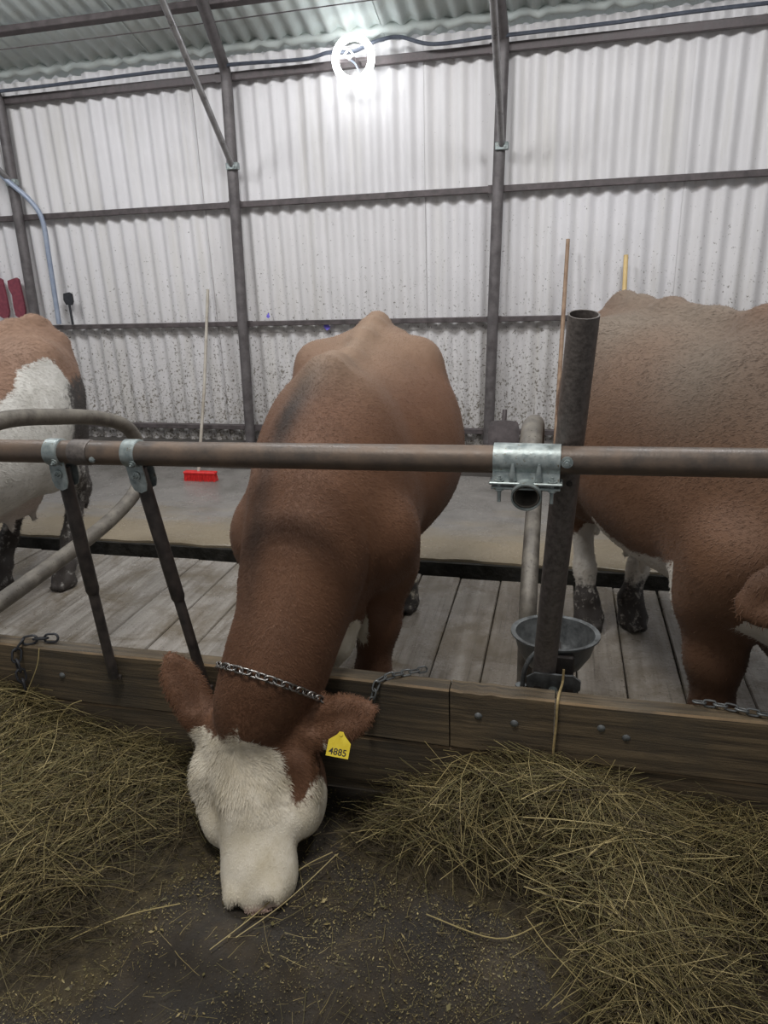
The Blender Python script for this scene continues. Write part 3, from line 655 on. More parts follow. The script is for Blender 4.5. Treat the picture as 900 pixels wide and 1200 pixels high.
# ================================================================== COWS
class Field:
    """signed distance field on a grid; primitives blended with a smooth minimum, surfaced by surface nets"""
    def __init__(s, lo, hi, h):
        s.lo = np.array(lo, float); s.h = h; s.n = np.ceil((np.array(hi) - s.lo) / h).astype(int) + 1
        s.D = np.full(s.n, 1.0, np.float32)
    def sub(s, lo, hi, m):
        a = np.clip(np.floor((np.array(lo) - m - s.lo) / s.h).astype(int), 0, s.n - 1)
        b = np.clip(np.ceil((np.array(hi) + m - s.lo) / s.h).astype(int) + 1, 1, s.n)
        sl = tuple(slice(int(i), int(j)) for i, j in zip(a, b))
        ax = [(s.lo[k] + s.h * np.arange(a[k], b[k])).astype(np.float32) for k in range(3)]
        X, Y, Z = np.meshgrid(*ax, indexing='ij'); return sl, X, Y, Z
    def blend(s, sl, d, k, cut=False):
        D = s.D[sl]
        if cut:
            d = -d; hh = np.clip(0.5 - 0.5 * (D - d) / k, 0, 1); s.D[sl] = D * (1 - hh) + d * hh + k * hh * (1 - hh)
        else:
            hh = np.clip(0.5 + 0.5 * (D - d) / k, 0, 1); s.D[sl] = D * (1 - hh) + d * hh - k * hh * (1 - hh)
    def ell(s, c, r, k=0.05, rot=None, cut=False):
        c = np.array(c, float); r = np.array(r, float); R_ = np.eye(3) if rot is None else np.array(rot, float)
        ext = np.sqrt(((R_ * r) ** 2).sum(1)); sl, X, Y, Z = s.sub(c - ext, c + ext, k * 1.3 + 0.03)
        q = np.stack([X - c[0], Y - c[1], Z - c[2]], -1) @ R_.astype(np.float32)
        k0 = np.sqrt(((q / r) ** 2).sum(-1)); k1 = np.sqrt(((q / (r * r)) ** 2).sum(-1)) + 1e-6
        s.blend(sl, (k0 * (k0 - 1) / k1).astype(np.float32), k, cut)
    def cone(s, a, b, ra, rb, k=0.05, side=None, ws=1.0, cut=False):
        a = np.array(a, float); b = np.array(b, float); m = max(ra, rb) * max(1, ws)
        sl, X, Y, Z = s.sub(np.minimum(a, b) - m, np.maximum(a, b) + m, k * 1.3 + 0.03)
        ab = b - a; P = [X - a[0], Y - a[1], Z - a[2]]
        t = np.clip((P[0] * ab[0] + P[1] * ab[1] + P[2] * ab[2]) / (ab @ ab), 0, 1)
        q = [P[i] - t * ab[i] for i in range(3)]
        n2 = q[0] ** 2 + q[1] ** 2 + q[2] ** 2
        if side is not None:
            sd = np.array(side, float); sd /= np.linalg.norm(sd); qs = q[0] * sd[0] + q[1] * sd[1] + q[2] * sd[2]
            n2 = n2 - qs ** 2 + (qs / ws) ** 2
        s.blend(sl, (np.sqrt(np.maximum(n2, 0)) - (ra + (rb - ra) * t)).astype(np.float32) * min(1.0, ws), k, cut)
    def chain(s, pts, rs, k=0.05, side=None, ws=1.0):
        for i in range(len(pts) - 1): s.cone(pts[i], pts[i + 1], rs[i], rs[i + 1], k, side, ws)
    def barrel(s, secs, k=0.05):
        S = np.array(secs, float); xs_ = S[:, 0]
        o = np.argsort(xs_); S = S[o]; xs_ = S[:, 0]
        sl, X, Y, Z = s.sub((xs_[0], -.6, .3), (xs_[-1], .6, 1.6), 0.05)
        x1 = X[:, 0, 0]
        f = np.linspace(xs_[0], xs_[-1], 240); ker = np.hanning(31); ker /= ker.sum()
        def par(j):
            v = np.interp(f, xs_, S[:, j]); v = np.convolve(np.pad(v, 15, 'edge'), ker, 'valid'); return np.interp(x1, f, v)[:, None, None].astype(np.float32)
        top, bot, wl, wr, zc, nt_ = (par(j) for j in range(1, 7))
        hw = np.where(Y > 0, wl, wr); up_ = Z > zc; hz = np.where(up_, top - zc, zc - bot)
        n = np.where(up_, nt_, 2.15)
        e = ((np.abs(Y) / hw) ** n + (np.abs(Z - zc) / hz) ** n + 1e-9) ** (1 / n)
        d = (e - 1) * np.minimum(hw, hz) * 0.85
        d = np.maximum(d, np.maximum(xs_[0] - X, X - xs_[-1]))
        s.blend(sl, d.astype(np.float32), k)
    def surface(s):
        D = s.D; ins = D < 0; nx, ny, nz = D.shape
        cs = [ins[i:nx - 1 + i, j:ny - 1 + j, k:nz - 1 + k] for i in (0, 1) for j in (0, 1) for k in (0, 1)]
        cnt = sum(c.astype(np.int8) for c in cs); act = (cnt > 0) & (cnt < 8)
        idx = np.full(act.shape, -1, np.int64); ii = np.argwhere(act); idx[act] = np.arange(len(ii))
        acc = np.zeros((len(ii), 3)); num = np.zeros(len(ii))
        cor = [(i, j, k) for i in (0, 1) for j in (0, 1) for k in (0, 1)]
        for a in cor:
            for ax in range(3):
                if a[ax]: continue
                b = list(a); b[ax] = 1
                va = D[ii[:, 0] + a[0], ii[:, 1] + a[1], ii[:, 2] + a[2]]; vb = D[ii[:, 0] + b[0], ii[:, 1] + b[1], ii[:, 2] + b[2]]
                m = (va < 0) != (vb < 0); t = np.where(m, va / np.where(m, va - vb, 1), 0)
                p = np.repeat(np.array([a], float), len(ii), 0); p[:, ax] += t
                acc[m] += p[m]; num[m] += 1
        V = s.lo + (ii + acc / num[:, None]) * s.h
        F = []
        for ax in range(3):
            u, v = (ax + 1) % 3, (ax + 2) % 3
            sa = [slice(None)] * 3; sb = [slice(None)] * 3; sa[ax] = slice(0, -1); sb[ax] = slice(1, None)
            A = ins[tuple(sa)]; B = ins[tuple(sb)]; e = np.argwhere(A != B); e = e[(e[:, u] > 0) & (e[:, v] > 0) & (e[:, u] < D.shape[u] - 1) & (e[:, v] < D.shape[v] - 1)]
            q = []
            for du, dv in ((0, 0), (-1, 0), (-1, -1), (0, -1)):
                c = e.copy(); c[:, u] += du; c[:, v] += dv; q.append(idx[c[:, 0], c[:, 1], c[:, 2]])
            q = np.stack(q, 1); flip = ~A[e[:, 0], e[:, 1], e[:, 2]]; q[flip] = q[flip][:, ::-1]; F.append(q)
        return V, np.concatenate(F)

def frame_from(a, n):
    a = np.array(a, float); a /= np.linalg.norm(a); n = np.array(n, float); n -= a * (n @ a); n /= np.linalg.norm(n)
    sd = np.cross(n, a)      # cow's left when a points to the muzzle and n out of the forehead
    return a, sd, n

def cow_field(cfg):
    h = cfg['h']; F = Field((-1.62, -0.62, -0.04), (1.32, 0.66, 1.62), h)
    sc = cfg.get('belly', 1.0)
    #        x     top   bot   wl    wr    zc
    F.barrel([(0.34, 0.92, 0.64, 0.15, 0.15, 0.80, 1.8), (0.22, 1.13, 0.56, 0.235, 0.235, 0.84, 1.8), (0.06, 1.33, 0.54, 0.28, 0.28, 0.84, 1.75), (-0.10, 1.365, 0.53, 0.335, 0.32, 0.85, 1.75),
              (-0.30, 1.35, 0.52, 0.42, 0.385, 0.87, 1.85), (-0.52, 1.36, 0.50, 0.475 * sc, 0.42, 0.90, 2.0), (-0.72, 1.385, 0.53, 0.485 * sc, 0.42, 0.92, 2.2), (-0.88, 1.42, 0.62, 0.43, 0.385, 0.97, 2.4),
              (-1.04, 1.44, 0.76, 0.36, 0.34, 1.03, 2.3), (-1.20, 1.44, 0.90, 0.29, 0.28, 1.10, 2.1), (-1.32, 1.41, 1.0, 0.19, 0.19, 1.15, 2.0)], 0.04)
    # spine ridge, withers, tail head
    F.chain([(0.10, 0, 1.315), (-0.02, 0, 1.365), (-0.16, 0, 1.37), (-0.45, 0, 1.355), (-0.80, 0, 1.405), (-1.08, 0, 1.435), (-1.25, 0, 1.447), (-1.33, 0, 1.42)], [0.030, 0.030, 0.024, 0.016, 0.014, 0.016, 0.022, 0.026], 0.10)
    for sg in (1, -1):
        F.ell((-0.90, sg * 0.275, 1.30), (0.09, 0.045, 0.05), 0.15)            # hook bones
        F.ell((-1.27, sg * 0.115, 1.33), (0.06, 0.04, 0.05), 0.08)               # pin bones
        F.ell((0.04, sg * 0.195, 0.94), (0.13, 0.075, 0.32), 0.14, Matrix.Rotation(R(sg * 17), 3, 'X') @ Matrix.Rotation(R(-12), 3, 'Y'))    # shoulder blade
        F.ell((0.24, sg * 0.215, 0.80), (0.12, 0.09, 0.15), 0.10)                # point of shoulder
        F.cone((0.17, sg * 0.21, 0.80), (0.10, sg * 0.205, 0.62), 0.13, 0.105, 0.08)
        F.ell((-1.03, sg * 0.19, 0.98), (0.22, 0.125, 0.33), 0.10, Matrix.Rotation(R(12), 3, 'Y'))     # thigh
        F.ell((-0.84, sg * 0.25, 0.74), (0.13, 0.085, 0.15), 0.10)               # stifle
    # forelegs
    for i, sg in enumerate((1, -1)):
        kn, ft = cfg['fore'][i]; kn = np.array(kn, float); ft = np.array(ft, float)
        el = np.array((0.09, sg * 0.205, 0.64))
        F.chain([el, el * .45 + kn * .55 + np.array((0, 0, .02)), kn], [0.105, 0.080, 0.060], 0.06)
        F.ell(kn, (0.058, 0.062, 0.07), 0.04)
        fe = ft + np.array((-0.035, 0, 0.12)); F.chain([kn, kn * .4 + fe * .6, fe], [0.052, 0.042, 0.045], 0.04); F.ell(fe, (0.052, 0.055, 0.05), 0.03)
        hoof(F, fe, ft)
    for i, sg in enumerate((1, -1)):
        ho, ft = cfg['hind'][i]; ho = np.array(ho, float); ft = np.array(ft, float)
        st = np.array((-0.86, sg * 0.245, 0.70))
        F.chain([st, (st + ho) / 2 + np.array((-.02, 0, .04)), ho], [0.125, 0.095, 0.062], 0.07)
        F.cone((-1.16, sg * 0.17, 0.86), ho + np.array((-.02, 0, .05)), 0.10, 0.045, 0.08)
        F.ell(ho, (0.062, 0.055, 0.085), 0.05)
        fe = ft + np.array((-0.04, 0, 0.125)); F.chain([ho, ho * .35 + fe * .65, fe], [0.052, 0.046, 0.046], 0.04); F.ell(fe, (0.054, 0.058, 0.05), 0.03)
        hoof(F, fe, ft)
    # breast, brisket, belly
    F.ell((0.27, 0, 0.72), (0.14, 0.17, 0.20), 0.10)
    F.chain([(0.40, 0.0, 0.80), (0.36, 0.01, 0.62), (0.24, 0.0, 0.50), (0.05, 0.0, 0.50)], [0.06, 0.055, 0.05, 0.06], 0.09, (0, 1, 0), 0.55)
    F.ell((-0.78, 0, 0.55), (0.21, 0.17, 0.14), 0.08)                             # udder
    for sx, sy in ((-.68, .08), (-.68, -.08), (-.86, .075), (-.86, -.075)): F.cone((sx, sy, 0.46), (sx, sy, 0.385), 0.022, 0.014, 0.03)
    # tail
    F.chain([(-1.30, 0, 1.42), (-1.39, 0, 1.36), (-1.425, 0, 1.15), (-1.42, 0.0, 0.85), (-1.41, 0.0, 0.55)], [0.038, 0.036, 0.028, 0.024, 0.022], 0.03)
    F.chain([(-1.41, 0, 0.56), (-1.405, 0.0, 0.42), (-1.40, 0, 0.28)], [0.024, 0.045, 0.02], 0.03)
    if 'dewlap' in cfg: F.chain(*cfg['dewlap'])
    # neck
    nk, nr = cfg['neck']
    F.chain(nk, nr, 0.11, (0, 1, 0), 0.80)
    for cr, rr in cfg['crest']: F.chain(cr, rr, 0.09)
    # head
    P = np.array(cfg['poll'], float); a, sd, n = frame_from(np.array(cfg['muzzle']) - P, cfg['face'])
    HR = np.stack([a, sd, n], 1); S = cfg.get('hs', 1.0)
    def H(u, v, w): return P + S * (a * u + sd * v + n * w)
    def hell(c, r, k, cut=False, rr=None): F.ell(H(*c), np.array(r) * S, k, HR if rr is None else HR @ np.array(rr), cut)
    hell((0.11, 0, -0.095), (0.165, 0.175, 0.125), 0.05)
    hell((0.035, 0.0, -0.03), (0.075, 0.135, 0.065), 0.05)                         # poll and its curls
    F.chain([H(0.10, 0, -0.085), H(0.26, 0, -0.085), H(0.42, 0, -0.092), H(0.485, 0, -0.10)], [0.125 * S, 0.112 * S, 0.082 * S, 0.078 * S], 0.05, sd, 1.22)
    hell((0.475, 0, -0.095), (0.085, 0.106, 0.082), 0.04)
    hell((0.53, 0, -0.105), (0.045, 0.055, 0.06), 0.06)
    F.chain([H(0.16, 0, -0.22), H(0.32, 0, -0.19), H(0.47, 0, -0.165)], [0.095 * S, 0.078 * S, 0.055 * S], 0.05, sd, 1.0)
    for sg in (1, -1):
        hell((0.175, sg * 0.155, -0.062), (0.085, 0.045, 0.06), 0.045)           # brow and orbit
        hell((0.225, sg * 0.130, -0.165), (0.145, 0.068, 0.12), 0.05)                # jowl
        hell((0.27, sg * 0.140, -0.12), (0.085, 0.045, 0.06), 0.05)                # cheek ridge
        hell((0.18, sg * 0.188, -0.088), (0.030, 0.022, 0.022), 0.015, False)    # eyelids
        hell((0.28, sg * 0.15, 0.015), (0.07, 0.05, 0.045), 0.06, True)
        hell((0.515, sg * 0.055, -0.045), (0.04, 0.035, 0.03), 0.03)
        hell((0.553, sg * 0.048, -0.040), (0.022, 0.016, 0.030), 0.016, True)      # nostrils
        eb, et, ec = cfg['ears'][0 if sg > 0 else 1]                              # base, tip, cup normal
        eb = np.array(eb, float); et = np.array(et, float); d = et - eb; ln = np.linalg.norm(d); d /= ln
        c = np.array(ec, float); c -= d * (c @ d); c /= np.linalg.norm(c); e2 = np.cross(c, d)
        F.chain([eb, eb + d * ln * .16, eb + d * ln * .45, eb + d * ln * .72, et], np.array([0.034, 0.038, 0.046, 0.030, 0.010]) * cfg.get('earw', (1, 1))[0 if sg > 0 else 1], 0.03, c, 0.34)
        F.cone(H(0.06, sg * 0.11, -0.10), eb, 0.055 * S, 0.042, 0.04)
        F.cone(eb + d * ln * .18 + c * .030, eb + d * ln * .74 + c * .026, 0.016, 0.018, 0.02, c, 0.8, cut=True)
    return F, (P, a, sd, n, S)
def hoof(F, fe, ft):
    for q in (-0.026, 0.026):
        F.cone(fe + np.array((0.02, q, -.03)), ft + np.array((0.01, q * 1.15, 0.045)), 0.036, 0.042, 0.02)
        F.cone(ft + np.array((-0.02, q * 1.1, 0.03)), ft + np.array((0.065, q * .9, 0.022)), 0.036, 0.022, 0.015)

def sm_(x, a, b):
    t = np.clip((x - a) / (b - a), 0, 1); return t * t * (3 - 2 * t)
def vnoise(V, f, seed=0):
    return (np.sin(V[:, 0] * f + 1.3 * seed) * np.sin(V[:, 1] * f * 1.17 + 2.1 + seed) + np.sin(V[:, 2] * f * 0.93 + 0.7 * seed + V[:, 0] * f * .41) * np.sin(V[:, 1] * f * .71 - 1.1)) * 0.5

def build_cow(cfg):
    F, (P, a, sd, n, S) = cow_field(cfg); V, Q = F.surface()
    keep = V[:, 2] > -0.5
    V[:, 2] = np.maximum(V[:, 2], 0.002)
    V[:, 2] += cfg.get('lift', 0) * sm_(V[:, 0], -1.15, -0.5) * sm_(V[:, 2], 0.9, 1.35) * (1 - sm_(V[:, 0], 0.0, 0.4))
    me = bpy.data.meshes.new('body'); me.vertices.add(len(V)); me.vertices.foreach_set('co', V.ravel().astype(np.float32))
    me.loops.add(Q.size); me.polygons.add(len(Q)); me.loops.foreach_set('vertex_index', Q.ravel().astype(np.int32))
    me.polygons.foreach_set('loop_start', np.arange(0, Q.size, 4, dtype=np.int32))
    me.update(calc_edges=True); me.validate()
    me.polygons.foreach_set('use_smooth', np.ones(len(me.polygons), bool))
    q = (V - P) / S; hc = np.stack([q @ a, q @ sd, q @ n], 1)
    at = cfg['coat'](V, hc)
    for k in ('white', 'dark', 'dust', 'dirt', 'pink'):
        A = me.attributes.new(k, 'FLOAT', 'POINT'); A.data.foreach_set('value', np.asarray(at.get(k, np.zeros(len(V))), np.float32))
    me.materials.append(M[cfg['mat']])
    root = empty('cow', (cfg['loc'][0], cfg['loc'][1], 0), cfg['label'], 'cow', 'cows in the stalls')
    root.rotation_euler = (0, 0, cfg['rot']); s = cfg.get('scale', 1.0); root.scale = (s, s, s)
    o = link('body', me, root)
    for sg in (1, -1):
        c = P + S * (a * 0.18 + sd * sg * 0.196 + n * -0.085)
        mb = MB(); mb.lathe([(0.0005, -.017), (0.010, -.014), (0.016, -.006), (0.017, 0.0), (0.016, .006), (0.010, .014), (0.0005, .017)], (0, 0, 0), 14)
        e = mb.build('eye', 'eye', root, 80); e.location = c
    return root, o, (P, a, sd, n, S), V, Q, at

F_ = Vector((0.088, -0.996))
def loc2(x, y): return x, y
def coat_a(V, hc):
    u, v, w_ = hc.T; r = {}
    nz = vnoise(V, 38, 1) * 0.012 + vnoise(V, 90, 4) * 0.006
    near = (np.abs(v) < 0.26) & (u > -0.1) & (u < 0.65)
    # white forehead and muzzle; a brown tongue of coat round the cow's left eye
    top = u - 0.035 - 0.065 * np.exp(-(v - .01) ** 2 / 0.006) + 0.012 * np.sin(v * 40 + .6)
    bx = 0.030 + 0.095 * sm_(u, 0.10, 0.145)
    lim = 0.29 - 1.5 * np.maximum(0, v - 0.155)
    brown = np.minimum(v - bx, lim - u)
    wh = np.minimum(top, -brown)
    wh = np.minimum(wh, w_ + 0.30)
    wh = np.where(near, wh, -0.2)
    x, y, z = V.T
    br = np.minimum(0.075 - np.sqrt((x - 0.385) ** 2 * 0.5 + (y - 0.09) ** 2 + np.maximum(0, np.abs(z - 0.45) - .08) ** 2), 0.555 - z + 0.02 * np.sin(y * 60))
    leg = 0.045 - np.sqrt((x - 0.24) ** 2 + (y - 0.13) ** 2 * 2 + (z - 0.46) ** 2 * .35)
    belly = 0.60 - z + 0.04 * np.sin(x * 9) - 3 * np.maximum(0, np.abs(x + 0.35) - 0.36) - 2.0 * np.maximum(0, np.abs(y) - 0.28)
    leghind = np.minimum(0.34 - z, -x - 0.55)
    r['white'] = np.maximum.reduce([np.where(near, wh, -0.2), br, leg, np.where(x < 0.1, belly, -.2), leghind]) + nz
    # darker saddle over withers and crest
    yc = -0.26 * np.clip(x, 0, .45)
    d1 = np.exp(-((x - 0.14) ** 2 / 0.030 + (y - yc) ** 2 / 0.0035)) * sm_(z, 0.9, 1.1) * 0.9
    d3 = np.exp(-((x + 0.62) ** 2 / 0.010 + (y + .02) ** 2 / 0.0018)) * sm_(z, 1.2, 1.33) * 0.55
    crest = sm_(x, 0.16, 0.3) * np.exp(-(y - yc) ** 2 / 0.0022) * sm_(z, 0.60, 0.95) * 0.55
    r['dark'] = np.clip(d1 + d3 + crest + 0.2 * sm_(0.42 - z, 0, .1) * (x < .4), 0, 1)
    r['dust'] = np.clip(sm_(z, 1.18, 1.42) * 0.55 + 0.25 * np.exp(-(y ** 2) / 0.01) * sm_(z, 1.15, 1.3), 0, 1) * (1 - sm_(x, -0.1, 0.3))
    r['pink'] = np.clip(np.where(near, sm_(u, 0.535, 0.56) * 0.7 * (w_ > -0.12), 0), 0, 1)
    nost = np.exp(-((u - 0.545) ** 2 / .0004 + (np.abs(v) - .050) ** 2 / .00025 + (w_ + .035) ** 2 / .0008))
    r['dirt'] = 0.9 * np.where(near, nost, 0) + 0.9 * sm_(0.24 - z, 0, .1) * (x < -0.3) + 0.35 * sm_(0.3 - z, 0, .1) * (x < 0.4) * (x > -.3)
    return r
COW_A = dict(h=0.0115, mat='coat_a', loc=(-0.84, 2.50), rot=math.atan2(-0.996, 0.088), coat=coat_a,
    label='chestnut cow in the middle with lowered white face and yellow ear tag',
    fore=[((0.215, 0.165, 0.245), (0.22, 0.165, 0)), ((0.12, -0.20, 0.37), (0.13, -0.20, 0))],
    hind=[((-1.08, 0.18, 0.50), (-0.80, 0.17, 0)), ((-1.16, -0.18, 0.50), (-1.02, -0.18, 0))],
    neck=([(-0.04, 0, 1.05), (0.14, 0.0, 1.01), (0.31, 0.0, 0.905), (0.46, -0.01, 0.775), (0.60, -0.04, 0.61), (0.68, -0.075, 0.50), (0.735, -0.115, 0.42)], [0.27, 0.252, 0.226, 0.196, 0.168, 0.156, 0.15]),
    crest=[([(0.02, 0, 1.345), (0.20, -0.04, 1.21), (0.36, -0.10, 1.03), (0.55, -0.12, 0.78)], [0.035, 0.045, 0.05, 0.04])],
    dewlap=([(0.30, 0.12, 0.66), (0.345, 0.125, 0.56), (0.385, 0.095, 0.46), (0.40, 0.055, 0.37)], [0.06, 0.042, 0.034, 0.02], 0.05, (0.3, 1, 0), 0.65), earw=(1.12, 0.85), poll=(0.745, -0.155, 0.415), muzzle=(1.115, -0.055, 0.055), face=(0.70, -0.10, 0.70), hs=1.0,
    ears=[((0.765, 0.045, 0.375), (0.755, 0.265, 0.46), (0.75, -0.2, 0.55)), ((0.735, -0.310, 0.385), (0.665, -0.425, 0.560), (0.80, 0.45, 0.35))])
cowA = build_cow(COW_A)

def coat_b(V, hc):
    u, v, w_ = hc.T; x, y, z = V.T; r = {}
    nz = vnoise(V, 30, 2) * 0.014 + vnoise(V, 85, 5) * 0.006
    near = (np.abs(v) < 0.28) & (u > -0.12) & (u < 0.65)
    face = np.minimum(u - 0.09, w_ + 0.34)
    belly = 0.70 - z + 0.05 * np.sin(x * 8 + 1) - 2.5 * np.maximum(0, np.abs(x + 0.20) - 0.34)
    hind = np.minimum(0.46 - z + 0.05 * np.sin(y * 30), -x - 0.6)
    r['white'] = np.maximum.reduce([np.where(near, face, -0.2), np.where(x < 0.06, belly, -.2), hind]) + nz
    saddle = np.exp(-((x + 0.15) ** 2 / 0.10)) * sm_(z, 0.95, 1.3) * (0.35 + 0.3 * vnoise(V, 14, 3))
    r['dark'] = np.clip(saddle + 0.25 * sm_(0.5 - z, 0, .2) * (x > 0), 0, 1)
    r['dust'] = np.clip(sm_(z, 0.95, 1.4) * 0.85 * (0.75 + 0.6 * vnoise(V, 9, 2)), 0, 1)
    r['dirt'] = 0.95 * sm_(0.30 - z, 0, .15) * (x < -0.3)
    return r
COW_B = dict(COW_A); COW_B.pop('dewlap'); fB = Vector((0.32, -0.947)).normalized()
COW_B.update(h=0.015, mat='coat_b', loc=(0.70, 2.42), rot=math.atan2(fB.y, fB.x), coat=coat_b, scale=1.05, belly=0.95,
    label='chestnut cow with dusty grey back at the right edge, white belly patch',
    fore=[((0.13, 0.20, 0.30), (0.13, 0.20, 0)), ((0.13, -0.20, 0.27), (0.12, -0.20, 0))],
    hind=[((-1.10, 0.15, 0.50), (-0.90, 0.0, 0)), ((-1.12, -0.19, 0.50), (-0.93, -0.20, 0))],
    neck=([(-0.02, 0, 1.06), (0.22, 0.03, 0.98), (0.38, 0.03, 0.92), (0.46, 0.02, 0.88), (0.50, 0.02, 0.86)], [0.27, 0.25, 0.21, 0.17, 0.15]),
    crest=[([(0.02, 0, 1.345), (0.20, 0.02, 1.22), (0.34, 0.03, 1.05), (0.46, 0.02, 0.93)], [0.035, 0.045, 0.05, 0.05])],
    poll=(0.49, 0.02, 0.90), muzzle=(0.70, -0.02, 0.42), face=(0.9, 0.0, 0.35), hs=0.95, earw=(1.1, 1.3), lift=0.07,
    ears=[((0.47, 0.22, 0.86), (0.46, 0.42, 0.86), (0.8, 0, 0.5)), ((0.46, -0.17, 0.86), (0.42, -0.335, 0.79), (0.8, 0.1, 0.5))])
cowB = build_cow(COW_B)
def coat_c(V, hc):
    u, v, w_ = hc.T; x, y, z = V.T; r = {}
    nz = vnoise(V, 22, 6) * 0.02 + vnoise(V, 70, 2) * 0.012
    top = 1.20 - z + 0.10 * np.sin(x * 6 + 0.6) - 0.30 * sm_(-x, 0.85, 1.15)
    r['white'] = top + nz
    r['dust'] = 0.2 * sm_(z, 1.2, 1.4)
    r['dirt'] = np.clip(1.0 * sm_(-x, 0.80, 1.08) * sm_(1.22 - z, 0, .12) + 0.8 * sm_(0.42 - z, 0, .15) * (x < -0.3) + 0.20 * sm_(1.3 - z, 0, .3), 0, 1) * (1 - 0.75 * np.exp(-((x + .78) ** 2 / .05 + (z - .55) ** 2 / .03)))
    r['pink'] = 0.35 * np.exp(-((x + .78) ** 2 / .04 + (z - .50) ** 2 / .012)) * (np.abs(y) < .2)
    return r
COW_C = dict(COW_A); COW_C.pop('dewlap')
COW_C.update(h=0.016, mat='coat_c', loc=(-3.06, 2.44), rot=R(-91), coat=coat_c, scale=1.02, belly=0.92,
    label='tan and white cow with dirty hindquarters cut by the left edge',
    fore=[((0.13, 0.20, 0.37), (0.13, 0.20, 0)), ((0.12, -0.20, 0.37), (0.10, -0.20, 0))],
    hind=[((-1.12, 0.20, 0.50), (-0.80, 0.25, 0)), ((-1.06, -0.16, 0.50), (-0.72, -0.12, 0))])
cowC = build_cow(COW_C)

# ------------------------------------------------------------------ coats of short hair
def coat_hair(cow, count, length, width, seed, focus=None):
    root, body, (P, a, sd, n, S), V, Q, at = cow
    rg = np.random.default_rng(seed)
    T = np.concatenate([Q[:, [0, 1, 2]], Q[:, [0, 2, 3]]]); A, B, D = V[T[:, 0]], V[T[:, 1]], V[T[:, 2]]
    nr = np.cross(B - A, D - A); ar = np.linalg.norm(nr, axis=1); nr /= np.maximum(ar, 1e-9)[:, None]
    # vertex normals
    vn = np.zeros_like(V)
    for k in range(3): np.add.at(vn, T[:, k], nr * ar[:, None])
    vn /= np.maximum(np.linalg.norm(vn, axis=1), 1e-9)[:, None]
    wgt = ar.copy()
    if focus is not None: wgt = wgt * focus((A + B + D) / 3)
    t = rg.choice(len(T), count, p=wgt / wgt.sum()); r1 = np.sqrt(rg.random(count)); r2 = rg.random(count)
    p = A[t] * (1 - r1)[:, None] + B[t] * (r1 * (1 - r2))[:, None] + D[t] * (r1 * r2)[:, None]
    nn = vn[T[t, 0]]
    hc = np.stack([(p - P) @ a, (p - P) @ sd, (p - P) @ n], 1) / S
    head = sm_(hc[:, 0], -0.06, 0.06) * (np.abs(hc[:, 1]) < 0.3) * (p[:, 0] > 0.45)
    fl_ = np.stack([-0.8 * np.ones(count), 0.25 * np.sign(p[:, 1]), -0.55 * np.ones(count)], 1)
    nk = sm_(p[:, 0], 0.15, 0.4)[:, None]; fl_ = fl_ * (1 - nk) + nk * np.array((-0.35, 0.0, -0.55))
    # whorl on the forehead
    du = hc[:, 0] - 0.12; dv = hc[:, 1] - 0.01; rr = np.sqrt(du ** 2 + dv ** 2) + 1e-3
    sw = np.exp(-(rr / 0.09) ** 2)
    hu = (du / rr) * (1 - .6 * sw) - (dv / rr) * sw * .9 + .35; hv = (dv / rr) * (1 - .6 * sw) + (du / rr) * sw * .9
    fh = hu[:, None] * a + hv[:, None] * sd
    fl_ = fl_ * (1 - head)[:, None] + fh * head[:, None] + rg.normal(0, 0.22, (count, 3))
    fl_ -= nn * (fl_ * nn).sum(1)[:, None]; fl_ /= np.maximum(np.linalg.norm(fl_, axis=1), 1e-6)[:, None]
    ln = length * rg.uniform(0.6, 1.3, count) * np.where(p[:, 2] < 0.2, 0.5, 1.0)
    wht = at['white'][T[t, 0]]
    curl = (head > 0.5) & (hc[:, 0] < 0.27) & (hc[:, 0] > -0.01) & (hc[:, 2] > -0.13) & (wht > 0)
    ln = np.where(curl, ln * 1.7, ln)
    lift = np.where(curl, 0.34, 0.22) + rg.normal(0, 0.05, count)
    sdv = np.cross(nn, fl_)
    b0 = p - nn * 0.0012; mid = p + fl_ * (ln * .55)[:, None] + nn * (ln * lift * .6)[:, None]
    tip = p + fl_ * ln[:, None] * 0.98 + nn * (ln * lift * 0.75)[:, None] + sdv * (rg.normal(0, .12, count) * ln)[:, None]
    W = sdv * width * rg.uniform(0.7, 1.3, count)[:, None]
    VV = np.stack([b0 - W, b0 + W, mid - W * .7, mid + W * .7, tip], 1).reshape(-1, 3)
    i = np.arange(count) * 5; FF = np.concatenate([np.stack([i, i + 1, i + 3], 1), np.stack([i, i + 3, i + 2], 1), np.stack([i + 2, i + 3, i + 4], 1)])
    me = tri_mesh('coat_hair', VV, FF)
    for k in ('white', 'dark', 'dust', 'dirt', 'pink'):
        v = np.asarray(at.get(k, np.zeros(len(V))), np.float32)[T[t, 0]]
        me.attributes.new(k, 'FLOAT', 'POINT').data.foreach_set('value', np.repeat(v, 5).astype(np.float32))
    me.materials.append(body.data.materials[0])
    o = link('coat_hair', me, root); o['kind'] = 'stuff'; return o
def tri_mesh(name, VV, FF):
    me = bpy.data.meshes.new(name); me.vertices.add(len(VV)); me.vertices.foreach_set('co', VV.ravel().astype(np.float32))
    me.loops.add(FF.size); me.polygons.add(len(FF)); me.loops.foreach_set('vertex_index', FF.ravel().astype(np.int32))
    me.polygons.foreach_set('loop_start', np.arange(0, FF.size, FF.shape[1], dtype=np.int32)); me.update(calc_edges=True)
    return me
coat_hair(cowA, 150000, 0.016, 0.0008, 1, lambda c: 1.0 + 4.0 * (c[:, 0] > 0.45) + 1.0 * (c[:, 0] > 0.0))
coat_hair(cowB, 80000, 0.018, 0.0010, 2)
coat_hair(cowC, 40000, 0.022, 0.0012, 3, lambda c: 0.1 + 3.0 * (c[:, 0] < -0.3))

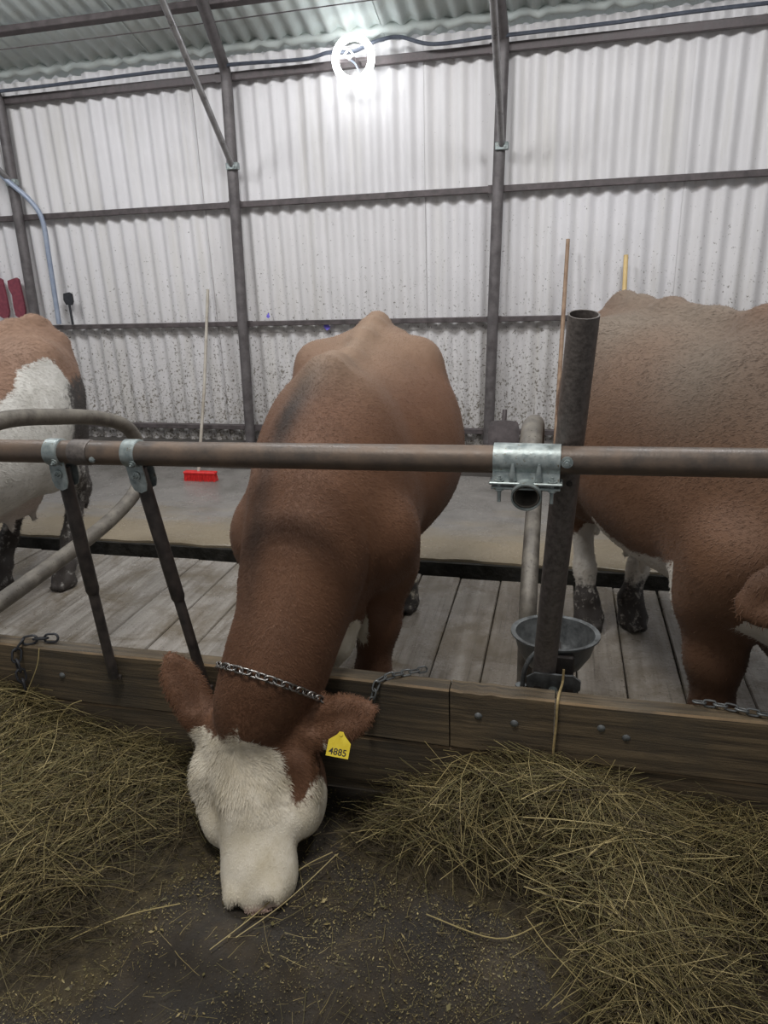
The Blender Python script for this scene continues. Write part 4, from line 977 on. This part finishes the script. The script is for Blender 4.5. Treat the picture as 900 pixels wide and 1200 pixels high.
# ------------------------------------------------------------------ ear tag and neck chain of the grazing cow
rootA = cowA[0]
tgc = Vector((0.845, 0.172, 0.385)); tx = Vector((-0.03, 0.98, -0.17)).normalized(); tn = Vector((0.72, -0.12, 0.66)); ty = tn.cross(tx).normalized(); tn = tx.cross(ty).normalized()
def tl(a, b, d): return tgc + tx * a + ty * b + tn * d
mb = MB(); poly = [(-0.034, -0.030), (0.034, -0.030), (0.034, 0.014), (0.012, 0.034), (0.006, 0.044), (-0.006, 0.044), (-0.012, 0.034), (-0.034, 0.016)]
mb.prism(poly, -0.001, 0.001, tl); tagp = mb.build('ear_tag', 'yellow', rootA, None); tagp['label'] = 'yellow plastic ear tag printed 4885'
mb = MB(); mb.tube([tl(0, 0.036, -0.05), tl(0, 0.036, 0.004)], [0.004, 0.006], 10); mb.build('tag_stud', 'yellow', tagp)
tc = bpy.data.curves.new('tag_number', 'FONT'); tc.body = '4885'; tc.size = 0.027; tc.align_x = 'CENTER'; tc.extrude = 0.0002; tc.offset = 0.0004
to = bpy.data.objects.new('tmp', tc); C.objects.link(to)
dg = bpy.context.evaluated_depsgraph_get(); tm = bpy.data.meshes.new_from_object(to.evaluated_get(dg)); bpy.data.objects.remove(to)
tm.materials.clear(); tm.materials.append(M['ink']); tm.name = 'tag_number'
no = link('tag_number', tm, tagp); q = tl(0, -0.024, 0.0013); no.matrix_local = Matrix.Translation(q) @ Matrix((tx, ty, tn)).transposed().to_4x4()
# chain round the neck, resting on the coat
bvh = BVHTree.FromPolygons([tuple(v) for v in cowA[3]], [tuple(int(k) for k in f) for f in cowA[4]])
cA = Vector((0.685, -0.085, 0.485)); ax = Vector((0.62, -0.22, -0.70)).normalized(); e1 = Vector((0, 1, 0)); e1 = (e1 - ax * e1.dot(ax)).normalized(); e2 = ax.cross(e1)
ring = []
for k in range(40):
    an = 2 * PI * k / 40; d = e1 * math.cos(an) + e2 * math.sin(an)
    hit = bvh.ray_cast(cA, d)
    rad_ = 0.165 if hit[0] is None else min((hit[0] - cA).length, 0.21)
    ring.append(cA + d * (rad_ + 0.011))
MW = Matrix.Translation((COW_A['loc'][0], COW_A['loc'][1], 0)) @ Matrix.Rotation(COW_A['rot'], 4, 'Z')
ringw = [MW @ q for q in ring]; cw = MW @ cA
LMC = link_mesh('link', 0.036, 0.019, 0.0032, 'chain')
chain(ringw + [ringw[0]], 'steel chain collar round the neck of the grazing cow behind its ears', LMC, 0.0265, 'tie chains', lambda q: (q - cw).normalized(), 0.55)

# ================================================================== HAY
CURB_F = 1.925
def gauss(x, y, cx, cy, sx, sy, rot=0.0):
    c, s_ = math.cos(rot), math.sin(rot); dx, dy = x - cx, y - cy; u = c * dx + s_ * dy; v = -s_ * dx + c * dy
    return np.exp(-(u / sx) ** 2 - (v / sy) ** 2)
def h_left(x, y):
    return 0.25 * gauss(x, y, -2.10, 1.92, 0.34, 0.26) + 0.105 * gauss(x, y, -1.55, 1.80, 0.50, 0.26) + 0.075 * gauss(x, y, -1.65, 1.45, 0.36, 0.24) + 0.035 * gauss(x, y, -1.40, 1.20, 0.22, 0.16)
def h_right(x, y):
    return 0.215 * gauss(x, y, -0.08, 1.86, 0.30, 0.17) + 0.15 * gauss(x, y, 0.55, 1.78, 0.42, 0.22) + 0.13 * gauss(x, y, 0.22, 1.55, 0.15, 0.34, 0.30) + 0.06 * gauss(x, y, 0.85, 1.50, 0.25, 0.2) + 0.10 * gauss(x, y, 0.33, 1.18, 0.15, 0.28) + 0.045 * gauss(x, y, -0.40, 1.72, 0.22, 0.12)
def strands(name, base, hd, ln, rad, tone, lift, parent, droop=0.25, curv=1.2, nseg=5):
    n = len(base); P = np.zeros((n, nseg + 1, 3)); P[:, 0] = base
    th = hd.copy(); kap = rng.normal(0, curv, n); pt = lift.copy(); st = ln / nseg
    for k in range(nseg):
        P[:, k + 1, 0] = P[:, k, 0] + np.cos(th) * np.cos(pt) * st; P[:, k + 1, 1] = P[:, k, 1] + np.sin(th) * np.cos(pt) * st; P[:, k + 1, 2] = P[:, k, 2] + np.sin(pt) * st
        th = th + kap * st + rng.normal(0, .08, n); pt = pt - droop * st / 0.06 * 0.5 + rng.normal(0, .05, n)
    P -= (P.mean(1) - base)[:, None, :] * np.array((1, 1, 0.6))
    over = P[:, :, 1] > CURB_F - 0.006; P[:, :, 1] = np.where(over, CURB_F - 0.006 - 0.15 * (P[:, :, 1] - CURB_F), P[:, :, 1])
    P[:, :, 2] = np.maximum(P[:, :, 2], 0.004 + rng.random((n, 1)) * 0.006)
    T = np.gradient(P, axis=1); T /= np.maximum(np.linalg.norm(T, axis=2), 1e-6)[..., None]
    ref = np.where(np.abs(T[..., 2:3]) > .9, np.array((1., 0, 0)), np.array((0, 0, 1.))); U = np.cross(T, ref); U /= np.linalg.norm(U, axis=2)[..., None]; W = np.cross(U, T)
    taper = np.linspace(1.1, .55, nseg + 1)[None, :, None]; r = rad[:, None, None] * taper
    ring = np.stack([P + r * (U * math.cos(q) + W * math.sin(q)) for q in (0, 2 * PI / 3, 4 * PI / 3)], 2)     # n, seg+1, 3, 3
    VV = ring.reshape(-1, 3); m = (nseg + 1) * 3; F = []
    for k in range(nseg):
        for q in range(3): F.append((k * 3 + q, k * 3 + (q + 1) % 3, (k + 1) * 3 + (q + 1) % 3, (k + 1) * 3 + q))
    F = np.array(F); FF = (np.arange(n)[:, None, None] * m + F[None]).reshape(-1, 4)
    me = tri_mesh(name, VV, FF); me.attributes.new('tone', 'FLOAT', 'POINT').data.foreach_set('value', np.repeat(tone, m).astype(np.float32))
    me.materials.append(M['hay']); me.polygons.foreach_set('use_smooth', np.ones(len(FF), bool))
    o = link(name, me, parent); o['kind'] = 'stuff'; return o
def pick(hf, n, x0, x1, y0, thr=0.02):
    out = []
    c = 0
    while c < n:
        x = rng.uniform(x0, x1, 4 * n); y = rng.uniform(y0, CURB_F, 4 * n); h = hf(x, y); k = rng.random(4 * n) < np.clip((h - thr) / 0.08, 0, 1)
        out.append(np.stack([x[k], y[k], h[k]], 1)); c += k.sum()
    return np.concatenate(out)[:n]
def hay_pile(hf, n, x0, x1, y0, label, heading):
    root = empty('hay_pile', ((x0 + x1) / 2, 1.6, 0), label, 'hay', None, 'stuff')
    off = np.array(root.location)
    global CURB_F
    keep = CURB_F
    for part in (0, 1):
        m = n if part == 0 else int(n * 0.55)
        B = pick(hf, m, x0, x1, y0, 0.012 if part == 0 else 0.03); depth = rng.random(m) ** 1.5 if part == 0 else rng.random(m) * 0.12
        base = np.stack([B[:, 0], B[:, 1], np.maximum(0.004, B[:, 2] * (1 - 0.30 * depth) + (0.0 if part == 0 else .010) + rng.normal(0, .005, m))], 1) - off
        cl = np.sin(9 * B[:, 0] + 5 * B[:, 1]) * np.cos(8 * B[:, 1] - 4 * B[:, 0])
        hd = heading(B[:, 0], B[:, 1]) + 0.9 * cl + rng.normal(0, 0.8, m) + PI * rng.integers(0, 2, m)
        if part == 0:
            ln = np.clip(rng.lognormal(-2.2, 0.5, m), .03, .3); rad = rng.uniform(.0006, .0014, m); tone = np.clip(rng.beta(1.6, 3.4, m) * 0.7, 0, 1); lift = rng.normal(0.04, 0.22, m)
        else:
            ln = np.clip(rng.lognormal(-1.55, 0.45, m), .08, .5); rad = rng.uniform(.0006, .0015, m); tone = np.clip(rng.beta(2.0, 1.8, m), 0.1, 1); lift = rng.normal(0.10, 0.22, m)
        CURB_F = keep - off[1]
        strands('hay_strands', base, hd, ln, rad, tone, lift, root)
        CURB_F = keep
    return root, off
rl_, of = hay_pile(h_left, 8500, -2.7, -0.85, 1.0, 'heap of dry hay left of the cow, against the timber curb', lambda x, y: 0.35 + 0.5 * np.sin(3 * x))
rr_, of2 = hay_pile(h_right, 10000, -0.75, 1.25, 0.85, 'heap of dry hay right of the cow, spreading towards the camera', lambda x, y: np.where(y < 1.65, -1.1, 0.5 * np.sin(4 * x) - .25))
for (hf, x0, x1, y0, rt_) in ((h_left, -2.9, -0.8, 0.9, rl_), (h_right, -0.85, 1.4, 0.8, rr_)):
    nx, ny = 120, 80; xs = np.linspace(x0, x1, nx); ys = np.linspace(y0, CURB_F, ny); X, Y = np.meshgrid(xs, ys, indexing='ij'); hh = hf(X, Y)
    Hh = hh * 0.84 + rng.normal(0, .006, X.shape) * np.clip(hh * 20, 0, 1) - 0.016
    VV = np.stack([X, Y, Hh], -1).reshape(-1, 3) - np.array(rt_.location); i = np.arange((nx - 1) * (ny - 1)); a = (i // (ny - 1)) * ny + i % (ny - 1)
    me = tri_mesh('litter', VV, np.stack([a, a + ny, a + ny + 1, a + 1], 1)); me.materials.append(M['haybase']); o = link('litter', me, rt_); o['kind'] = 'stuff'

# chaff and loose stalks on the alley floor
root = empty('chaff', (0, 1.2, 0), 'fine chaff and broken straw scattered over the dark alley floor', 'chaff', None, 'stuff')
n = 190000; cx = rng.uniform(-2.2, 1.4, n); cy = 0.75 + 1.17 * rng.random(n); dens = 0.55 + 0.45 * np.sin(5 * cx + 2 * cy) * np.sin(4 * cy - 3 * cx + 1) + 0.35 * np.sin(13 * cx - 7 * cy)
k = rng.random(n) < np.clip(dens, 0.12, 1); cx, cy = cx[k], cy[k]; n = len(cx)
sz = rng.lognormal(-6.35, 0.55, n); asp = rng.uniform(0.15, 0.6, n); th = rng.uniform(0, 2 * PI, n)
d = np.stack([np.cos(th), np.sin(th), rng.normal(0, .35, n)], 1) * sz[:, None]; e = np.stack([-np.sin(th), np.cos(th), rng.normal(0, .35, n)], 1) * (sz * asp)[:, None]
zf = 0.004 * np.sin(3.1 * cx + 1.7 * cy) + 0.003 * np.sin(7 * cy - 4 * cx) - 0.007
c = np.stack([cx, cy - 1.2, zf + 0.002 + np.abs(d[:, 2]) + np.abs(e[:, 2]) + rng.random(n) * .003], 1)
VV = np.stack([c - d, c - e, c + d, c + e], 1).reshape(-1, 3); me = tri_mesh('chaff_flakes', VV, np.arange(4 * n).reshape(-1, 4))
me.attributes.new('tone', 'FLOAT', 'POINT').data.foreach_set('value', np.repeat(np.clip(rng.beta(1.8, 2.2, n), 0, 1), 4).astype(np.float32)); me.materials.append(M['hay'])
o = link('chaff_flakes', me, root); o['kind'] = 'stuff'
n = 1600; cx = rng.uniform(-2.0, 1.2, n); cy = 0.8 + 1.1 * rng.random(n)
base = np.stack([cx, cy - 1.2, np.full(n, 0.006)], 1); keep = CURB_F; CURB_F -= 1.2
strands('broken_straw', base, rng.uniform(0, 2 * PI, n), np.clip(rng.lognormal(-3.2, .6, n), .015, .25), rng.uniform(.0005, .0011, n), np.clip(rng.beta(2.5, 2, n), 0, 1), rng.normal(0, .05, n), root, 0.05)
CURB_F = keep
mb = MB()
for pts in ([(-0.853, 1.25, .01), (-0.76, 1.40, .015), (-0.699, 1.533, .03), (-0.62, 1.62, .03)], [(-0.80, 1.30, .008), (-0.70, 1.43, .02), (-0.60, 1.60, .045)], [(-1.815, 1.918, .455), (-1.83, 1.90, .38), (-1.90, 1.87, .24), (-1.95, 1.80, .10)], [(-1.62, 1.85, .30), (-1.70, 1.86, .25), (-1.80, 1.85, .12)], [(-0.30, 1.48, .008), (-0.10, 1.44, .012), (0.02, 1.50, .03)], [(-1.3, 1.15, .008), (-1.15, 1.28, .02), (-1.0, 1.36, .02)]):
    mb.tube(spline([(x, y - 1.2, z) for x, y, z in pts], 6), 0.0017, 5)
me = mb.mesh('loose_stalks', 'hay', 60); me.attributes.new('tone', 'FLOAT', 'POINT').data.foreach_set('value', np.full(len(me.vertices), 0.85, np.float32))
o = link('loose_stalks', me, root); o['kind'] = 'stuff'
